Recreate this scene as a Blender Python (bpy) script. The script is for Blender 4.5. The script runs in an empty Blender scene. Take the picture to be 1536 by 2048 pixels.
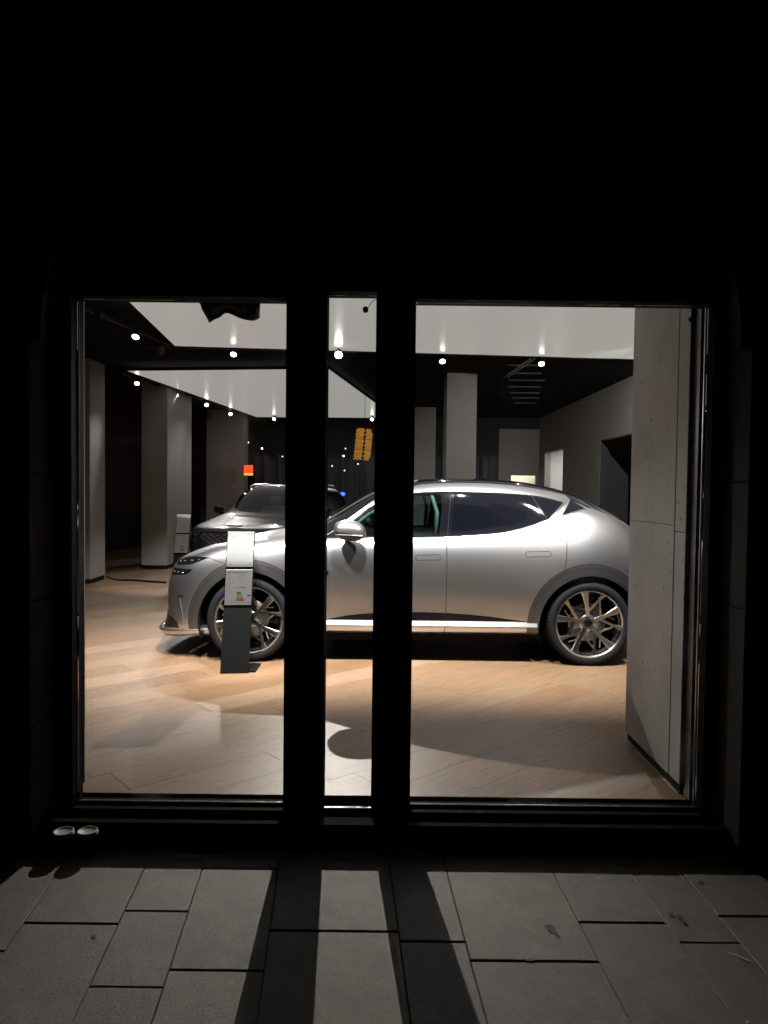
import bpy, bmesh, math, random
import numpy as np
from mathutils import Vector, Matrix
from mathutils.geometry import delaunay_2d_cdt

random.seed(7)
S = bpy.context.scene
COL = S.collection

# ------------------------------------------------------------------ camera
F_PX, EYE = 1420.0, 1.5
PITCH, ROLL = math.atan(46 / 1420), 0.0115
fwd = Vector((0, math.cos(PITCH), -math.sin(PITCH)))
r0 = Vector((1, 0, 0)); u0 = Vector((0, math.sin(PITCH), math.cos(PITCH)))
rgt = r0 * math.cos(ROLL) + u0 * math.sin(ROLL)
upv = -r0 * math.sin(ROLL) + u0 * math.cos(ROLL)
cd = bpy.data.cameras.new('camera'); cam = bpy.data.objects.new('camera', cd); COL.objects.link(cam)
cd.sensor_fit = 'HORIZONTAL'; cd.sensor_width = 36; cd.lens = 36 * F_PX / 1536
cd.clip_start = 0.05; cd.clip_end = 200
M = Matrix((rgt, upv, -fwd)).transposed().to_4x4(); M.translation = (0, 0, EYE)
cam.matrix_world = M
S.camera = cam

# ------------------------------------------------------------------ night sky
W = bpy.data.worlds.new('World'); S.world = W; W.use_nodes = True
wn = W.node_tree.nodes; wl = W.node_tree.links
sky = wn.new('ShaderNodeTexSky'); sky.sky_type = 'NISHITA'; sky.sun_disc = False
sky.sun_elevation = math.radians(1.0); sky.sun_rotation = math.radians(200)
wl.new(sky.outputs[0], wn['Background'].inputs[0]); wn['Background'].inputs[1].default_value = 0.0012
S.view_settings.view_transform = 'Standard'; S.view_settings.look = 'None'
S.view_settings.gamma = 1; S.view_settings.exposure = 0.0
S.view_settings.use_curve_mapping = False
cy = S.cycles
cy.use_denoising = True
cy.max_bounces = 8; cy.transparent_max_bounces = 16; cy.diffuse_bounces = 3; cy.glossy_bounces = 4
cy.sample_clamp_indirect = 4.0; cy.caustics_reflective = False; cy.caustics_refractive = False

# unprojection of picture points onto real planes of the place
def ray(x, y): return fwd + rgt * ((x - 768) / F_PX) - upv * ((y - 1024) / F_PX)
def at_y(x, y, Y): d = ray(x, y); return Vector((0, 0, EYE)) + d * (Y / d.y)
def at_z(x, y, Z): d = ray(x, y); return Vector((0, 0, EYE)) + d * ((Z - EYE) / d.z)
def at_x(x, y, X): d = ray(x, y); return Vector((0, 0, EYE)) + d * (X / d.x)

# ------------------------------------------------------------------ materials
MATS = {}
def mat(name, base=(.5, .5, .5), rough=.5, metal=0., coat=0., emit=None, es=0., spec=.5, bump=None, var=None, coat_rough=.05):
    m = bpy.data.materials.new(name); m.use_nodes = True; nt = m.node_tree; n = nt.nodes; b = n['Principled BSDF']
    b.inputs['Base Color'].default_value = (*base, 1); b.inputs['Roughness'].default_value = rough
    b.inputs['Metallic'].default_value = metal; b.inputs['Coat Weight'].default_value = coat
    b.inputs['Coat Roughness'].default_value = coat_rough; b.inputs['Specular IOR Level'].default_value = spec
    if emit: b.inputs['Emission Color'].default_value = (*emit, 1); b.inputs['Emission Strength'].default_value = es
    if bump or var:
        tc = n.new('ShaderNodeTexCoord')
    if bump:                       # (scale, strength)
        t = n.new('ShaderNodeTexNoise'); t.inputs['Scale'].default_value = bump[0]; t.inputs['Detail'].default_value = 6
        bp = n.new('ShaderNodeBump'); bp.inputs['Strength'].default_value = bump[1]; bp.inputs['Distance'].default_value = .01
        nt.links.new(tc.outputs['Object'], t.inputs[0]); nt.links.new(t.outputs[0], bp.inputs['Height']); nt.links.new(bp.outputs[0], b.inputs['Normal'])
    if var:                        # (scale, low factor, high factor)
        t = n.new('ShaderNodeTexNoise'); t.inputs['Scale'].default_value = var[0]; t.inputs['Detail'].default_value = 8; t.inputs['Roughness'].default_value = .62
        r = n.new('ShaderNodeValToRGB'); r.color_ramp.elements[0].position = .3; r.color_ramp.elements[1].position = .7
        r.color_ramp.elements[0].color = (*[c * var[1] for c in base], 1); r.color_ramp.elements[1].color = (*[min(1, c * var[2]) for c in base], 1)
        nt.links.new(tc.outputs['Object'], t.inputs[0]); nt.links.new(t.outputs[0], r.inputs[0]); nt.links.new(r.outputs[0], b.inputs['Base Color'])
    MATS[name] = m
    return m

def glass_mat(name, tint=(1, 1, 1), refl=1.0, rough=0.0, ior=1.5, facing=.045):
    m = bpy.data.materials.new(name); m.use_nodes = True; nt = m.node_tree; n = nt.nodes; n.clear()
    o = n.new('ShaderNodeOutputMaterial'); mx = n.new('ShaderNodeMixShader'); tr = n.new('ShaderNodeBsdfTransparent'); gl = n.new('ShaderNodeBsdfGlossy')
    fr = n.new('ShaderNodeFresnel'); fr.inputs[0].default_value = ior
    mt = n.new('ShaderNodeMath'); mt.operation = 'MULTIPLY'; mt.inputs[1].default_value = refl
    tr.inputs[0].default_value = (*tint, 1); gl.inputs['Roughness'].default_value = rough
    nt.links.new(fr.outputs[0], mt.inputs[0]); nt.links.new(mt.outputs[0], mx.inputs[0]); nt.links.new(tr.outputs[0], mx.inputs[1]); nt.links.new(gl.outputs[0], mx.inputs[2])
    nt.links.new(mx.outputs[0], o.inputs[0])
    MATS[name] = m
    return m

def ramp_nodes(nt, fac, stops):
    r = nt.nodes.new('ShaderNodeValToRGB'); e = r.color_ramp.elements
    while len(e) < len(stops): e.new(.5)
    for q, (p, c) in zip(e, stops): q.position = p; q.color = (*c, 1)
    nt.links.new(fac, r.inputs[0]); return r

def wood_mat():
    m = mat('oak_floor', (.4, .3, .2), .44, spec=.28); nt = m.node_tree; n = nt.nodes; L = nt.links; b = n['Principled BSDF']
    tc = n.new('ShaderNodeTexCoord'); oi = n.new('ShaderNodeObjectInfo')
    add = n.new('ShaderNodeVectorMath'); add.operation = 'ADD'
    rv = n.new('ShaderNodeVectorMath'); rv.operation = 'SCALE'; rv.inputs[3].default_value = 37.0
    cmb = n.new('ShaderNodeCombineXYZ')
    for i in range(3): L.new(oi.outputs['Random'], cmb.inputs[i])
    L.new(cmb.outputs[0], rv.inputs[0]); L.new(tc.outputs['Object'], add.inputs[0]); L.new(rv.outputs[0], add.inputs[1])
    mp = n.new('ShaderNodeMapping'); mp.inputs['Scale'].default_value = (.55, 5.5, 1); L.new(add.outputs[0], mp.inputs[0])
    # cathedral grain: contour lines of a stretched noise
    n1 = n.new('ShaderNodeTexNoise'); n1.inputs['Scale'].default_value = 1.3; n1.inputs['Detail'].default_value = 3; n1.inputs['Roughness'].default_value = .45; n1.inputs['Distortion'].default_value = .35
    L.new(mp.outputs[0], n1.inputs[0])
    mul = n.new('ShaderNodeMath'); mul.operation = 'MULTIPLY'; mul.inputs[1].default_value = 22; L.new(n1.outputs[0], mul.inputs[0])
    fr = n.new('ShaderNodeMath'); fr.operation = 'FRACT'; L.new(mul.outputs[0], fr.inputs[0])
    rings = ramp_nodes(nt, fr.outputs[0], [(0, (.38,) * 3), (.12, (.86,) * 3), (.6, (1,) * 3), (1, (.72,) * 3)])
    mp2 = n.new('ShaderNodeMapping'); mp2.inputs['Scale'].default_value = (3, 90, 1); L.new(add.outputs[0], mp2.inputs[0])
    n2 = n.new('ShaderNodeTexNoise'); n2.inputs['Scale'].default_value = 1.5; n2.inputs['Detail'].default_value = 5; L.new(mp2.outputs[0], n2.inputs[0])
    n3 = n.new('ShaderNodeTexNoise'); n3.inputs['Scale'].default_value = .9; n3.inputs['Detail'].default_value = 3; L.new(add.outputs[0], n3.inputs[0])
    # rings show only in patches of a board
    msk = ramp_nodes(nt, n3.outputs[0], [(.40, (0,) * 3), (.58, (.95,) * 3)])
    mixr = n.new('ShaderNodeMix'); mixr.data_type = 'RGBA'; mixr.inputs[6].default_value = (.93, .93, .93, 1)
    L.new(msk.outputs[0], mixr.inputs[0]); L.new(rings.outputs[0], mixr.inputs[7])
    tone = ramp_nodes(nt, oi.outputs['Random'], [(0, (.185, .112, .064)), (.35, (.260, .165, .098)), (.7, (.220, .128, .068)), (1, (.310, .203, .128))])
    fine = ramp_nodes(nt, n2.outputs[0], [(.25, (.66,) * 3), (.6, (1.06,) * 3)])
    m1 = n.new('ShaderNodeMix'); m1.data_type = 'RGBA'; m1.blend_type = 'MULTIPLY'; m1.inputs[0].default_value = 1
    L.new(tone.outputs[0], m1.inputs[6]); L.new(mixr.outputs[2], m1.inputs[7])
    m2 = n.new('ShaderNodeMix'); m2.data_type = 'RGBA'; m2.blend_type = 'MULTIPLY'; m2.inputs[0].default_value = 1
    L.new(m1.outputs[2], m2.inputs[6]); L.new(fine.outputs[0], m2.inputs[7])
    L.new(m2.outputs[2], b.inputs['Base Color'])
    bp = n.new('ShaderNodeBump'); bp.inputs['Strength'].default_value = .12; bp.inputs['Distance'].default_value = .002
    L.new(n2.outputs[0], bp.inputs['Height']); L.new(bp.outputs[0], b.inputs['Normal'])
    return m

def stone_mat():
    m = mat('paving_stone', (.1, .1, .1), .52); nt = m.node_tree; n = nt.nodes; L = nt.links; b = n['Principled BSDF']
    tc = n.new('ShaderNodeTexCoord'); oi = n.new('ShaderNodeObjectInfo')
    n1 = n.new('ShaderNodeTexNoise'); n1.inputs['Scale'].default_value = 7; n1.inputs['Detail'].default_value = 9; n1.inputs['Roughness'].default_value = .7
    n2 = n.new('ShaderNodeTexVoronoi'); n2.inputs['Scale'].default_value = 120
    n3 = n.new('ShaderNodeTexNoise'); n3.inputs['Scale'].default_value = 120; n3.inputs['Detail'].default_value = 8; n3.inputs['Roughness'].default_value = .8
    for q in (n1, n2, n3): L.new(tc.outputs['Object'], q.inputs[0])
    c1 = ramp_nodes(nt, n1.outputs[0], [(.3, (.075, .070, .061)), (.7, (.15, .138, .121))])
    c2 = ramp_nodes(nt, n2.outputs['Distance'], [(.0, (.45,) * 3), (.25, (.95,) * 3), (.8, (1.25,) * 3)])
    c3 = ramp_nodes(nt, oi.outputs['Random'], [(0, (.78, .78, .79)), (1, (1.10, 1.09, 1.06))])
    c1.color_ramp.elements.new(.22).color = (.07, .064, .055, 1)
    mx = n.new('ShaderNodeMix'); mx.data_type = 'RGBA'; mx.blend_type = 'MULTIPLY'; mx.inputs[0].default_value = 1
    L.new(c1.outputs[0], mx.inputs[6]); L.new(c2.outputs[0], mx.inputs[7])
    my = n.new('ShaderNodeMix'); my.data_type = 'RGBA'; my.blend_type = 'MULTIPLY'; my.inputs[0].default_value = 1
    L.new(mx.outputs[2], my.inputs[6]); L.new(c3.outputs[0], my.inputs[7]); L.new(my.outputs[2], b.inputs['Base Color'])
    bp = n.new('ShaderNodeBump'); bp.inputs['Strength'].default_value = .45; bp.inputs['Distance'].default_value = .006
    bp.inputs['Strength'].default_value = .55
    L.new(n3.outputs[0], bp.inputs['Height'])
    L.new(bp.outputs[0], b.inputs['Normal'])
    return m

def concrete_mat():
    m = mat('concrete', (.3, .3, .28), .7); nt = m.node_tree; n = nt.nodes; L = nt.links; b = n['Principled BSDF']
    tc = n.new('ShaderNodeTexCoord')
    n1 = n.new('ShaderNodeTexNoise'); n1.inputs['Scale'].default_value = 2.2; n1.inputs['Detail'].default_value = 8; n1.inputs['Roughness'].default_value = .6
    mp = n.new('ShaderNodeMapping'); mp.inputs['Scale'].default_value = (4, 4, .8); L.new(tc.outputs['Object'], mp.inputs[0])
    n2 = n.new('ShaderNodeTexNoise'); n2.inputs['Scale'].default_value = 1.5; n2.inputs['Detail'].default_value = 4; L.new(mp.outputs[0], n2.inputs[0])
    n3 = n.new('ShaderNodeTexNoise'); n3.inputs['Scale'].default_value = 26; n3.inputs['Detail'].default_value = 1; 
    L.new(tc.outputs['Object'], n1.inputs[0]); L.new(tc.outputs['Object'], n3.inputs[0])
    c1 = ramp_nodes(nt, n1.outputs[0], [(.25, (.36, .37, .37)), (.5, (.50, .51, .51)), (.75, (.62, .63, .63))])
    c2 = ramp_nodes(nt, n2.outputs[0], [(.3, (.95,) * 3), (.65, (1.03,) * 3)])
    c3 = ramp_nodes(nt, n3.outputs[0], [(.26, (.35,) * 3), (.30, (1,) * 3)])
    mx = n.new('ShaderNodeMix'); mx.data_type = 'RGBA'; mx.blend_type = 'MULTIPLY'; mx.inputs[0].default_value = 1
    L.new(c1.outputs[0], mx.inputs[6]); L.new(c2.outputs[0], mx.inputs[7])
    my = n.new('ShaderNodeMix'); my.data_type = 'RGBA'; my.blend_type = 'MULTIPLY'; my.inputs[0].default_value = 1
    L.new(mx.outputs[2], my.inputs[6]); L.new(c3.outputs[0], my.inputs[7]); L.new(my.outputs[2], b.inputs['Base Color'])
    bp = n.new('ShaderNodeBump'); bp.inputs['Strength'].default_value = .25; bp.inputs['Distance'].default_value = .01
    L.new(n1.outputs[0], bp.inputs['Height']); L.new(bp.outputs[0], b.inputs['Normal'])
    return m

wood = wood_mat(); stone = stone_mat(); concrete = concrete_mat()
black = mat('black_metal', (.005, .005, .0055), .7, spec=.03)
black_matt = mat('black_matt', (.008, .008, .009), .8, spec=.1)
ledge_m = mat('black_stone', (.003, .003, .003), .8, spec=.03, bump=(60, .1))
gasket = mat('gasket', (.02, .02, .02), .6, spec=.08)
alu = mat('brushed_edge', (.55, .53, .5), .3, metal=1)
facade_m = mat('facade_panel', (.022, .023, .025), .6, spec=.2, bump=(30, .08))
sandstone = mat('facade_stone', (.020, .014, .011), .85, spec=.2, var=(6, .7, 1.2), bump=(25, .2))
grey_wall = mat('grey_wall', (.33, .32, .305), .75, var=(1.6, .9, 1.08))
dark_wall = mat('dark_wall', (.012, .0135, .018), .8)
dark_ceil = mat('dark_ceiling', (.006, .007, .0095), .9, spec=.1)
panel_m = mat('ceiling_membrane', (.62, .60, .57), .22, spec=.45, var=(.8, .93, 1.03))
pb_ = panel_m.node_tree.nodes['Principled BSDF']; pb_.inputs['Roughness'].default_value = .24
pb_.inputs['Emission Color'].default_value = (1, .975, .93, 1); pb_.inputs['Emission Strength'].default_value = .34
white_m = mat('white_paint', (.75, .75, .73), .6)
slat_m = mat('slat_paint', (.02, .02, .022), .6)
cloth_m = mat('black_cloth', (.010, .010, .011), .45, spec=.5)
curtain_m = mat('curtain_cloth', (.07, .075, .095), .9)
paper = mat('paper', (.80, .80, .80), .45)
ink = mat('grey_ink', (.33, .33, .35), .6)
ink_dark = mat('black_ink', (.02, .02, .02), .6)
ink_red = mat('red_ink', (.55, .03, .03), .6)
acrylic = glass_mat('acrylic', (.97, .97, .97), .9)
stand_m = mat('stand_lacquer', (.0045, .005, .005), .65, spec=.08)
lens_m = mat('lamp_lens', (1, 1, 1), .3, emit=(1, .93, .84), es=12)
lens_bright = mat('lamp_lens_bright', (1, 1, 1), .3, emit=(1, .90, .74), es=34)
lamp_glint_far = mat('far_lamp_glint', (1, 1, 1), .3, emit=(.9, .95, 1), es=3)  # glow of the far lamp and of reflections built as beads
can_m = mat('lamp_can', (.02, .02, .02), .5)
shop_glass = glass_mat('shop_glass', (.985, .99, .985), 1.0, ior=1.45)
nt = shop_glass.node_tree; n = nt.nodes; L = nt.links
tc = n.new('ShaderNodeTexCoord'); vo = n.new('ShaderNodeTexVoronoi'); vo.inputs['Scale'].default_value = 34
ns = n.new('ShaderNodeTexNoise'); ns.inputs['Scale'].default_value = 2.2; ns.inputs['Detail'].default_value = 5
L.new(tc.outputs['Object'], vo.inputs[0]); L.new(tc.outputs['Object'], ns.inputs[0])
dots = ramp_nodes_ = None
r1 = n.new('ShaderNodeValToRGB'); r1.color_ramp.elements[0].position = .035; r1.color_ramp.elements[0].color = (.5, .5, .5, 1); r1.color_ramp.elements[1].position = .075; r1.color_ramp.elements[1].color = (0, 0, 0, 1)
r2 = n.new('ShaderNodeValToRGB'); r2.color_ramp.elements[0].position = .54; r2.color_ramp.elements[0].color = (0, 0, 0, 1); r2.color_ramp.elements[1].position = .70; r2.color_ramp.elements[1].color = (1, 1, 1, 1)
L.new(vo.outputs['Distance'], r1.inputs[0]); L.new(ns.outputs[0], r2.inputs[0])
mm_ = n.new('ShaderNodeMath'); mm_.operation = 'MULTIPLY'; L.new(r1.outputs[0], mm_.inputs[0]); L.new(r2.outputs[0], mm_.inputs[1])
ms = n.new('ShaderNodeMath'); ms.operation = 'MULTIPLY_ADD'; ms.inputs[1].default_value = .010; L.new(r2.outputs[0], ms.inputs[0]); L.new(mm_.outputs[0], ms.inputs[2])
tl_ = n.new('ShaderNodeBsdfTranslucent'); tl_.inputs[0].default_value = (.8, .8, .8, 1)
mx2 = n.new('ShaderNodeMixShader'); out_ = [q for q in n if q.type == 'OUTPUT_MATERIAL'][0]; src = out_.inputs[0].links[0].from_socket
L.new(ms.outputs[0], mx2.inputs[0]); L.new(src, mx2.inputs[1]); L.new(tl_.outputs[0], mx2.inputs[2]); L.new(mx2.outputs[0], out_.inputs[0])
paint = mat('silver_paint', (.64, .64, .645), .275, metal=.97, coat=.25, coat_rough=.12)
paint2 = mat('grey_paint', (.034, .036, .037), .40, metal=.8, coat=.5, coat_rough=.08)
chrome = mat('chrome', (.85, .85, .85), .12, metal=1)
satin_chrome = mat('satin_chrome', (.75, .74, .72), .28, metal=1)
gloss_black = mat('gloss_black', (.005, .005, .007), .07, spec=.35)
cladding_m = mat('arch_cladding', (.15, .148, .145), .34, metal=.9, coat=.15)
trim_black = mat('black_trim', (.012, .012, .013), .35)
rubber = mat('tyre_rubber', (.010, .010, .012), .75, spec=.15, bump=(160, .15))
rim_m = mat('rim_alloy', (.62, .62, .61), .22, metal=1)
rim_in = mat('rim_barrel', (.30, .29, .28), .35, metal=1)
disc_m = mat('brake_disc', (.25, .25, .25), .4, metal=1)
glass_front = glass_mat('door_glass', (.55, .74, .70), 1.1, ior=1.5)
glass_screen = glass_mat('windscreen_glass', (.70, .84, .74), 1.3, ior=1.5)
glass_dark = mat('privacy_glass', (.003, .0035, .006), .03, spec=.5)
seat_m = mat('seat_leather', (.09, .095, .10), .5)
seat_lt = mat('light_leather', (.13, .15, .145), .5)
red_m = mat('red_lens', (.6, .01, .02), .15, coat=1)
head_m = mat('lamp_glass_dark', (.004, .004, .005), .08, spec=.4)
led_m = mat('led_reflector', (.8, .8, .82), .15, metal=1)
sign_red = mat('red_sign', (.6, .03, .01), .4, emit=(1, .07, .015), es=1.6)
sign_amber = mat('amber_band', (.8, .2, .02), .4, emit=(1, .25, .03), es=2.2)
blue_m = mat('blue_led', (.02, .05, 1), .4, emit=(.01, .05, 1), es=9)
yellow_m = mat('amber_shell', (.62, .33, .05), .4, emit=(1, .42, .07), es=.22, var=(14, .75, 1.15))
cream_m = mat('cream_room', (.85, .78, .62), .6)
cup_m = mat('paper_cup', (.02, .012, .008), .8)
lid_m = mat('cup_lid', (.36, .34, .32), .5)
emit_white = mat('room_luminaire', (1, 1, 1), .5, emit=(1, .97, .93), es=6)
stain_m = mat('dark_stain', (.035, .032, .028), .7)
scratch_m = mat('pale_scratch', (.42, .42, .40), .6)
emblem_m = mat('dark_emblem', (.06, .06, .062), .3, metal=1)

# ------------------------------------------------------------------ helpers
def link(o, parent=None):
    COL.objects.link(o)
    if parent is not None: o.parent = parent
    return o
def mesh_obj(name, verts, faces, m, parent=None, smooth=False, loc=None):
    me = bpy.data.meshes.new(name); me.from_pydata([tuple(v) for v in verts], [], faces); me.materials.append(m); me.update()
    if smooth: me.polygons.foreach_set('use_smooth', [True] * len(me.polygons))
    o = bpy.data.objects.new(name, me)
    if loc is not None: o.location = loc
    return link(o, parent)
def bm_obj(name, bm, m, parent=None, smooth=False):
    bmesh.ops.recalc_face_normals(bm, faces=bm.faces)
    me = bpy.data.meshes.new(name); bm.to_mesh(me); bm.free()
    for q in (m if isinstance(m, (list, tuple)) else [m]): me.materials.append(q)
    if smooth: me.polygons.foreach_set('use_smooth', [True] * len(me.polygons))
    return link(bpy.data.objects.new(name, me), parent)
def thing(name, label, cat, loc=(0, 0, 0), group=None, rz=0):
    o = bpy.data.objects.new(name, None); o.empty_display_size = .1; o.location = loc; o.rotation_euler.z = rz
    link(o); o['label'] = label; o['category'] = cat
    if group: o['group'] = group
    return o
def tag(o, label, cat, group=None):
    o['label'] = label; o['category'] = cat
    if group: o['group'] = group
    return o
def struct(o): o['kind'] = 'structure'; return o
def bx(bm, x0, x1, y0, y1, z0, z1, bev=0):
    v = [bm.verts.new(p) for p in ((x0, y0, z0), (x1, y0, z0), (x1, y1, z0), (x0, y1, z0), (x0, y0, z1), (x1, y0, z1), (x1, y1, z1), (x0, y1, z1))]
    f = [bm.faces.new([v[i] for i in q]) for q in ((3, 2, 1, 0), (4, 5, 6, 7), (0, 1, 5, 4), (1, 2, 6, 5), (2, 3, 7, 6), (3, 0, 4, 7))]
    if bev:
        es = list({e for q in f for e in q.edges}); bmesh.ops.bevel(bm, geom=es, offset=bev, segments=2, affect='EDGES', profile=.5)
def box(name, x0, x1, y0, y1, z0, z1, m, parent=None, bev=0):
    bm = bmesh.new(); bx(bm, x0, x1, y0, y1, z0, z1, bev); return bm_obj(name, bm, m, parent)
def hexa(bm, b, t):     # 4 bottom + 4 top corners
    vb = [bm.verts.new(p) for p in b]; vt = [bm.verts.new(p) for p in t]; n = len(b)
    bm.faces.new(vb[::-1]); bm.faces.new(vt)
    for i in range(n): bm.faces.new((vb[i], vb[(i + 1) % n], vt[(i + 1) % n], vt[i]))
def prism(bm, poly, z0, z1): hexa(bm, [(p[0], p[1], z0) for p in poly], [(p[0], p[1], z1) for p in poly])
def tube(bm, pts, r, seg=8, close=False):
    pts = [Vector(p) for p in pts]; rings = []; n = len(pts)
    for i, p in enumerate(pts):
        a = pts[(i - 1) % n] if (close or i > 0) else p; b = pts[(i + 1) % n] if (close or i < n - 1) else p
        d = (b - a).normalized(); up = Vector((0, 0, 1)) if abs(d.z) < .9 else Vector((1, 0, 0))
        s = d.cross(up).normalized(); t = s.cross(d)
        rr = r[i] if isinstance(r, (list, tuple)) else r
        rings.append([bm.verts.new(p + (s * math.cos(k * 2 * math.pi / seg) + t * math.sin(k * 2 * math.pi / seg)) * rr) for k in range(seg)])
    for i in range(n if close else n - 1):
        A, B = rings[i], rings[(i + 1) % n]
        for k in range(seg): bm.faces.new((A[k], A[(k + 1) % seg], B[(k + 1) % seg], B[k]))
    if not close: bm.faces.new(rings[0][::-1]); bm.faces.new(rings[-1])
def lathe(bm, prof, seg=32, mtx=None, close=False, mod=None):
    mtx = mtx or Matrix.Identity(4); rings = []
    for j, (r, z) in enumerate(prof):
        rings.append([bm.verts.new(mtx @ Vector(((r + (mod(j, k) if mod else 0)) * math.cos(2 * math.pi * k / seg), (r + (mod(j, k) if mod else 0)) * math.sin(2 * math.pi * k / seg), z))) for k in range(seg)])
    R = list(range(len(prof) - 1)) + ([len(prof) - 1] if close else [])
    for j in R:
        A, B = rings[j], rings[(j + 1) % len(prof)]
        for k in range(seg): bm.faces.new((A[k], A[(k + 1) % seg], B[(k + 1) % seg], B[k]))
    if not close:
        bm.faces.new(rings[0][::-1]); bm.faces.new(rings[-1])
def txt(name, s, size, m, parent, mtx):
    c = bpy.data.curves.new(name, 'FONT'); c.body = s; c.size = size; c.align_x = 'LEFT'; c.resolution_u = 2
    o = bpy.data.objects.new(name, c); COL.objects.link(o)
    dg = bpy.context.evaluated_depsgraph_get(); me = bpy.data.meshes.new_from_object(o.evaluated_get(dg))
    bpy.data.objects.remove(o); me.transform(mtx); me.materials.clear(); me.materials.append(m)
    return link(bpy.data.objects.new(name, me), parent)

# ================================================================== SETTING
GY = 3.35            # plane of the shop glass
PAVE = -0.10
# --- pavement of big slabs -------------------------------------------------
pav = struct(mesh_obj('pavement', [(-40, -40, PAVE - .05), (40, -40, PAVE - .05), (40, 3.2, PAVE - .05), (-40, 3.2, PAVE - .05)], [(0, 1, 2, 3)], mat('joint_bed', (.02, .02, .018), .9)))
VPX, VPY = 672, 925
# depth joints as lines fanning from their vanishing point; cross joints per strip
ks = [-1.75, -1.42, -1.13, -.90, -.679, -.472, -.329, -.142, .133, .270, .528, .717, .843, 1.06, 1.30, 1.62, 1.9]
cross = {4: [1847], 5: [1822, 1974], 6: [1941], 7: [1862], 8: [1883], 9: [1922], 10: [1845], 11: [1885], 12: [1833], 3: [1901], 2: [1868], 13: [1925], 14: [1862], 1: [1930], 0: [1850], 15: [1905]}
def kx(k, y): return VPX + k * (y - VPY)
def linepts(k):      # real ground line of a depth joint: two points
    return at_z(kx(k, 1750), 1750, PAVE), at_z(kx(k, 2040), 2040, PAVE)
def on_line(k, Y):
    a, b = linepts(k); t = (Y - a.y) / (b.y - a.y); return a.lerp(b, t)
rnd = random.Random(3)
for i in range(len(ks) - 1):
    ys = sorted(at_z(kx((ks[i] + ks[i + 1]) / 2, y), y, PAVE).y for y in cross.get(i, [1890]))
    cuts = list(ys)
    while cuts[-1] < 3.15: cuts.append(cuts[-1] + rnd.uniform(.55, .8))
    while cuts[0] > 1.2: cuts.insert(0, cuts[0] - rnd.uniform(.5, .8))
    for y0, y1 in zip(cuts[:-1], cuts[1:]):
        y1 = min(y1, 3.112)
        if y1 - y0 < .05: continue
        g = .0035; gx = .0008
        P = [on_line(ks[i], y0 + g), on_line(ks[i + 1], y0 + g), on_line(ks[i + 1], y1 - g), on_line(ks[i], y1 - g)]
        P = [Vector((p.x + (gx if q in (0, 3) else -gx), p.y, 0)) for q, p in enumerate(P)]
        c = sum(P, Vector()) / 4; dz = rnd.uniform(-.0015, .0015)
        bm = bmesh.new(); ch = .003
        lo = [p - c for p in P]; hi = []
        for p in lo:
            hi.append(Vector((p.x - math.copysign(ch, p.x), p.y - math.copysign(ch, p.y), 0)))
        vb = [bm.verts.new((p.x, p.y, -.045)) for p in lo]; vm = [bm.verts.new((p.x, p.y, -ch)) for p in lo]; vt = [bm.verts.new((p.x, p.y, 0)) for p in hi]
        for A, B in ((vb, vm), (vm, vt)):
            for q in range(4): bm.faces.new((A[q], A[(q + 1) % 4], B[(q + 1) % 4], B[q]))
        bm.faces.new(vt)
        o = bm_obj('slab', bm, stone, pav); o.location = (c.x, c.y, PAVE + dz)
# stains and a scratch on the slabs
def blob(name, m, cx, cy, pts, z=.0035):
    bm = bmesh.new(); n = len(pts)
    bm.faces.new([bm.verts.new((cx + p[0], cy + p[1], PAVE + z)) for p in pts])
    return bm_obj(name, bm, m, pav)
def pxblob(name, m, pts, z=.0035):
    P = [at_z(x, y, PAVE + z) for x, y in pts]; bm = bmesh.new()
    bm.faces.new([bm.verts.new(p) for p in P]); return bm_obj(name, bm, m, pav)
for pts in ([(1088, 1850), (1097, 1848), (1106, 1850), (1111, 1860), (1120, 1873), (1114, 1873), (1106, 1862), (1103, 1866), (1096, 1860), (1093, 1854)],
            [(1336, 1826), (1347, 1826), (1347, 1831), (1338, 1831)],
            [(1352, 1828), (1362, 1829), (1368, 1837), (1374, 1845), (1368, 1847), (1361, 1838), (1354, 1833)],
            [(1395, 1762), (1408, 1762), (1409, 1768), (1398, 1769)],
            [(1051, 1919), (1060, 1917), (1070, 1918), (1068, 1921), (1053, 1922)],
            [(183, 1870), (191, 1869), (194, 1874), (186, 1876)]):
    pxblob('stain', stain_m, pts)
pxblob('scratch', scratch_m, [(1452, 1903), (1470, 1907), (1492, 1917), (1511, 1925), (1490, 1919), (1468, 1909)])
pxblob('litter_scrap', scratch_m, [(1490, 2041), (1496, 2040), (1499, 2045), (1493, 2047)])
# black stone ledge under the shop front
struct(box('ledge', -40, 40, 3.15, 3.42, PAVE - .05, -.045, ledge_m, None, 0)); struct(box('ledge_nosing', -40, 40, 3.115, 3.149, PAVE - .05, .003, ledge_m, None, 0))

# --- showroom shell --------------------------------------------------------
RX, LX, BY, CZ = 4.08, -6.2, 18.8, 3.42
subfloor = struct(mesh_obj('showroom_floor', [(LX, 3.42, -.02), (RX, 3.42, -.02), (RX, BY, -.02), (LX, BY, -.02)], [(0, 1, 2, 3)], mat('floor_gap', (.03, .02, .012), .9)))
ang = math.radians(42); PL, PW = 2.5, .275
du = Vector((math.cos(ang), math.sin(ang))); dv = Vector((-math.sin(ang), math.cos(ang)))
def clip(poly, x0, x1, y0, y1):
    for ax, lim, sg in ((0, x0, 1), (0, x1, -1), (1, y0, 1), (1, y1, -1)):
        out = []
        for i in range(len(poly)):
            a, b = poly[i], poly[(i + 1) % len(poly)]; da, db = (a[ax] - lim) * sg, (b[ax] - lim) * sg
            if da >= 0: out.append(a)
            if (da >= 0) != (db >= 0): t = da / (da - db); out.append(a + (b - a) * t)
        poly = out
        if len(poly) < 3: return []
    return poly
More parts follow.
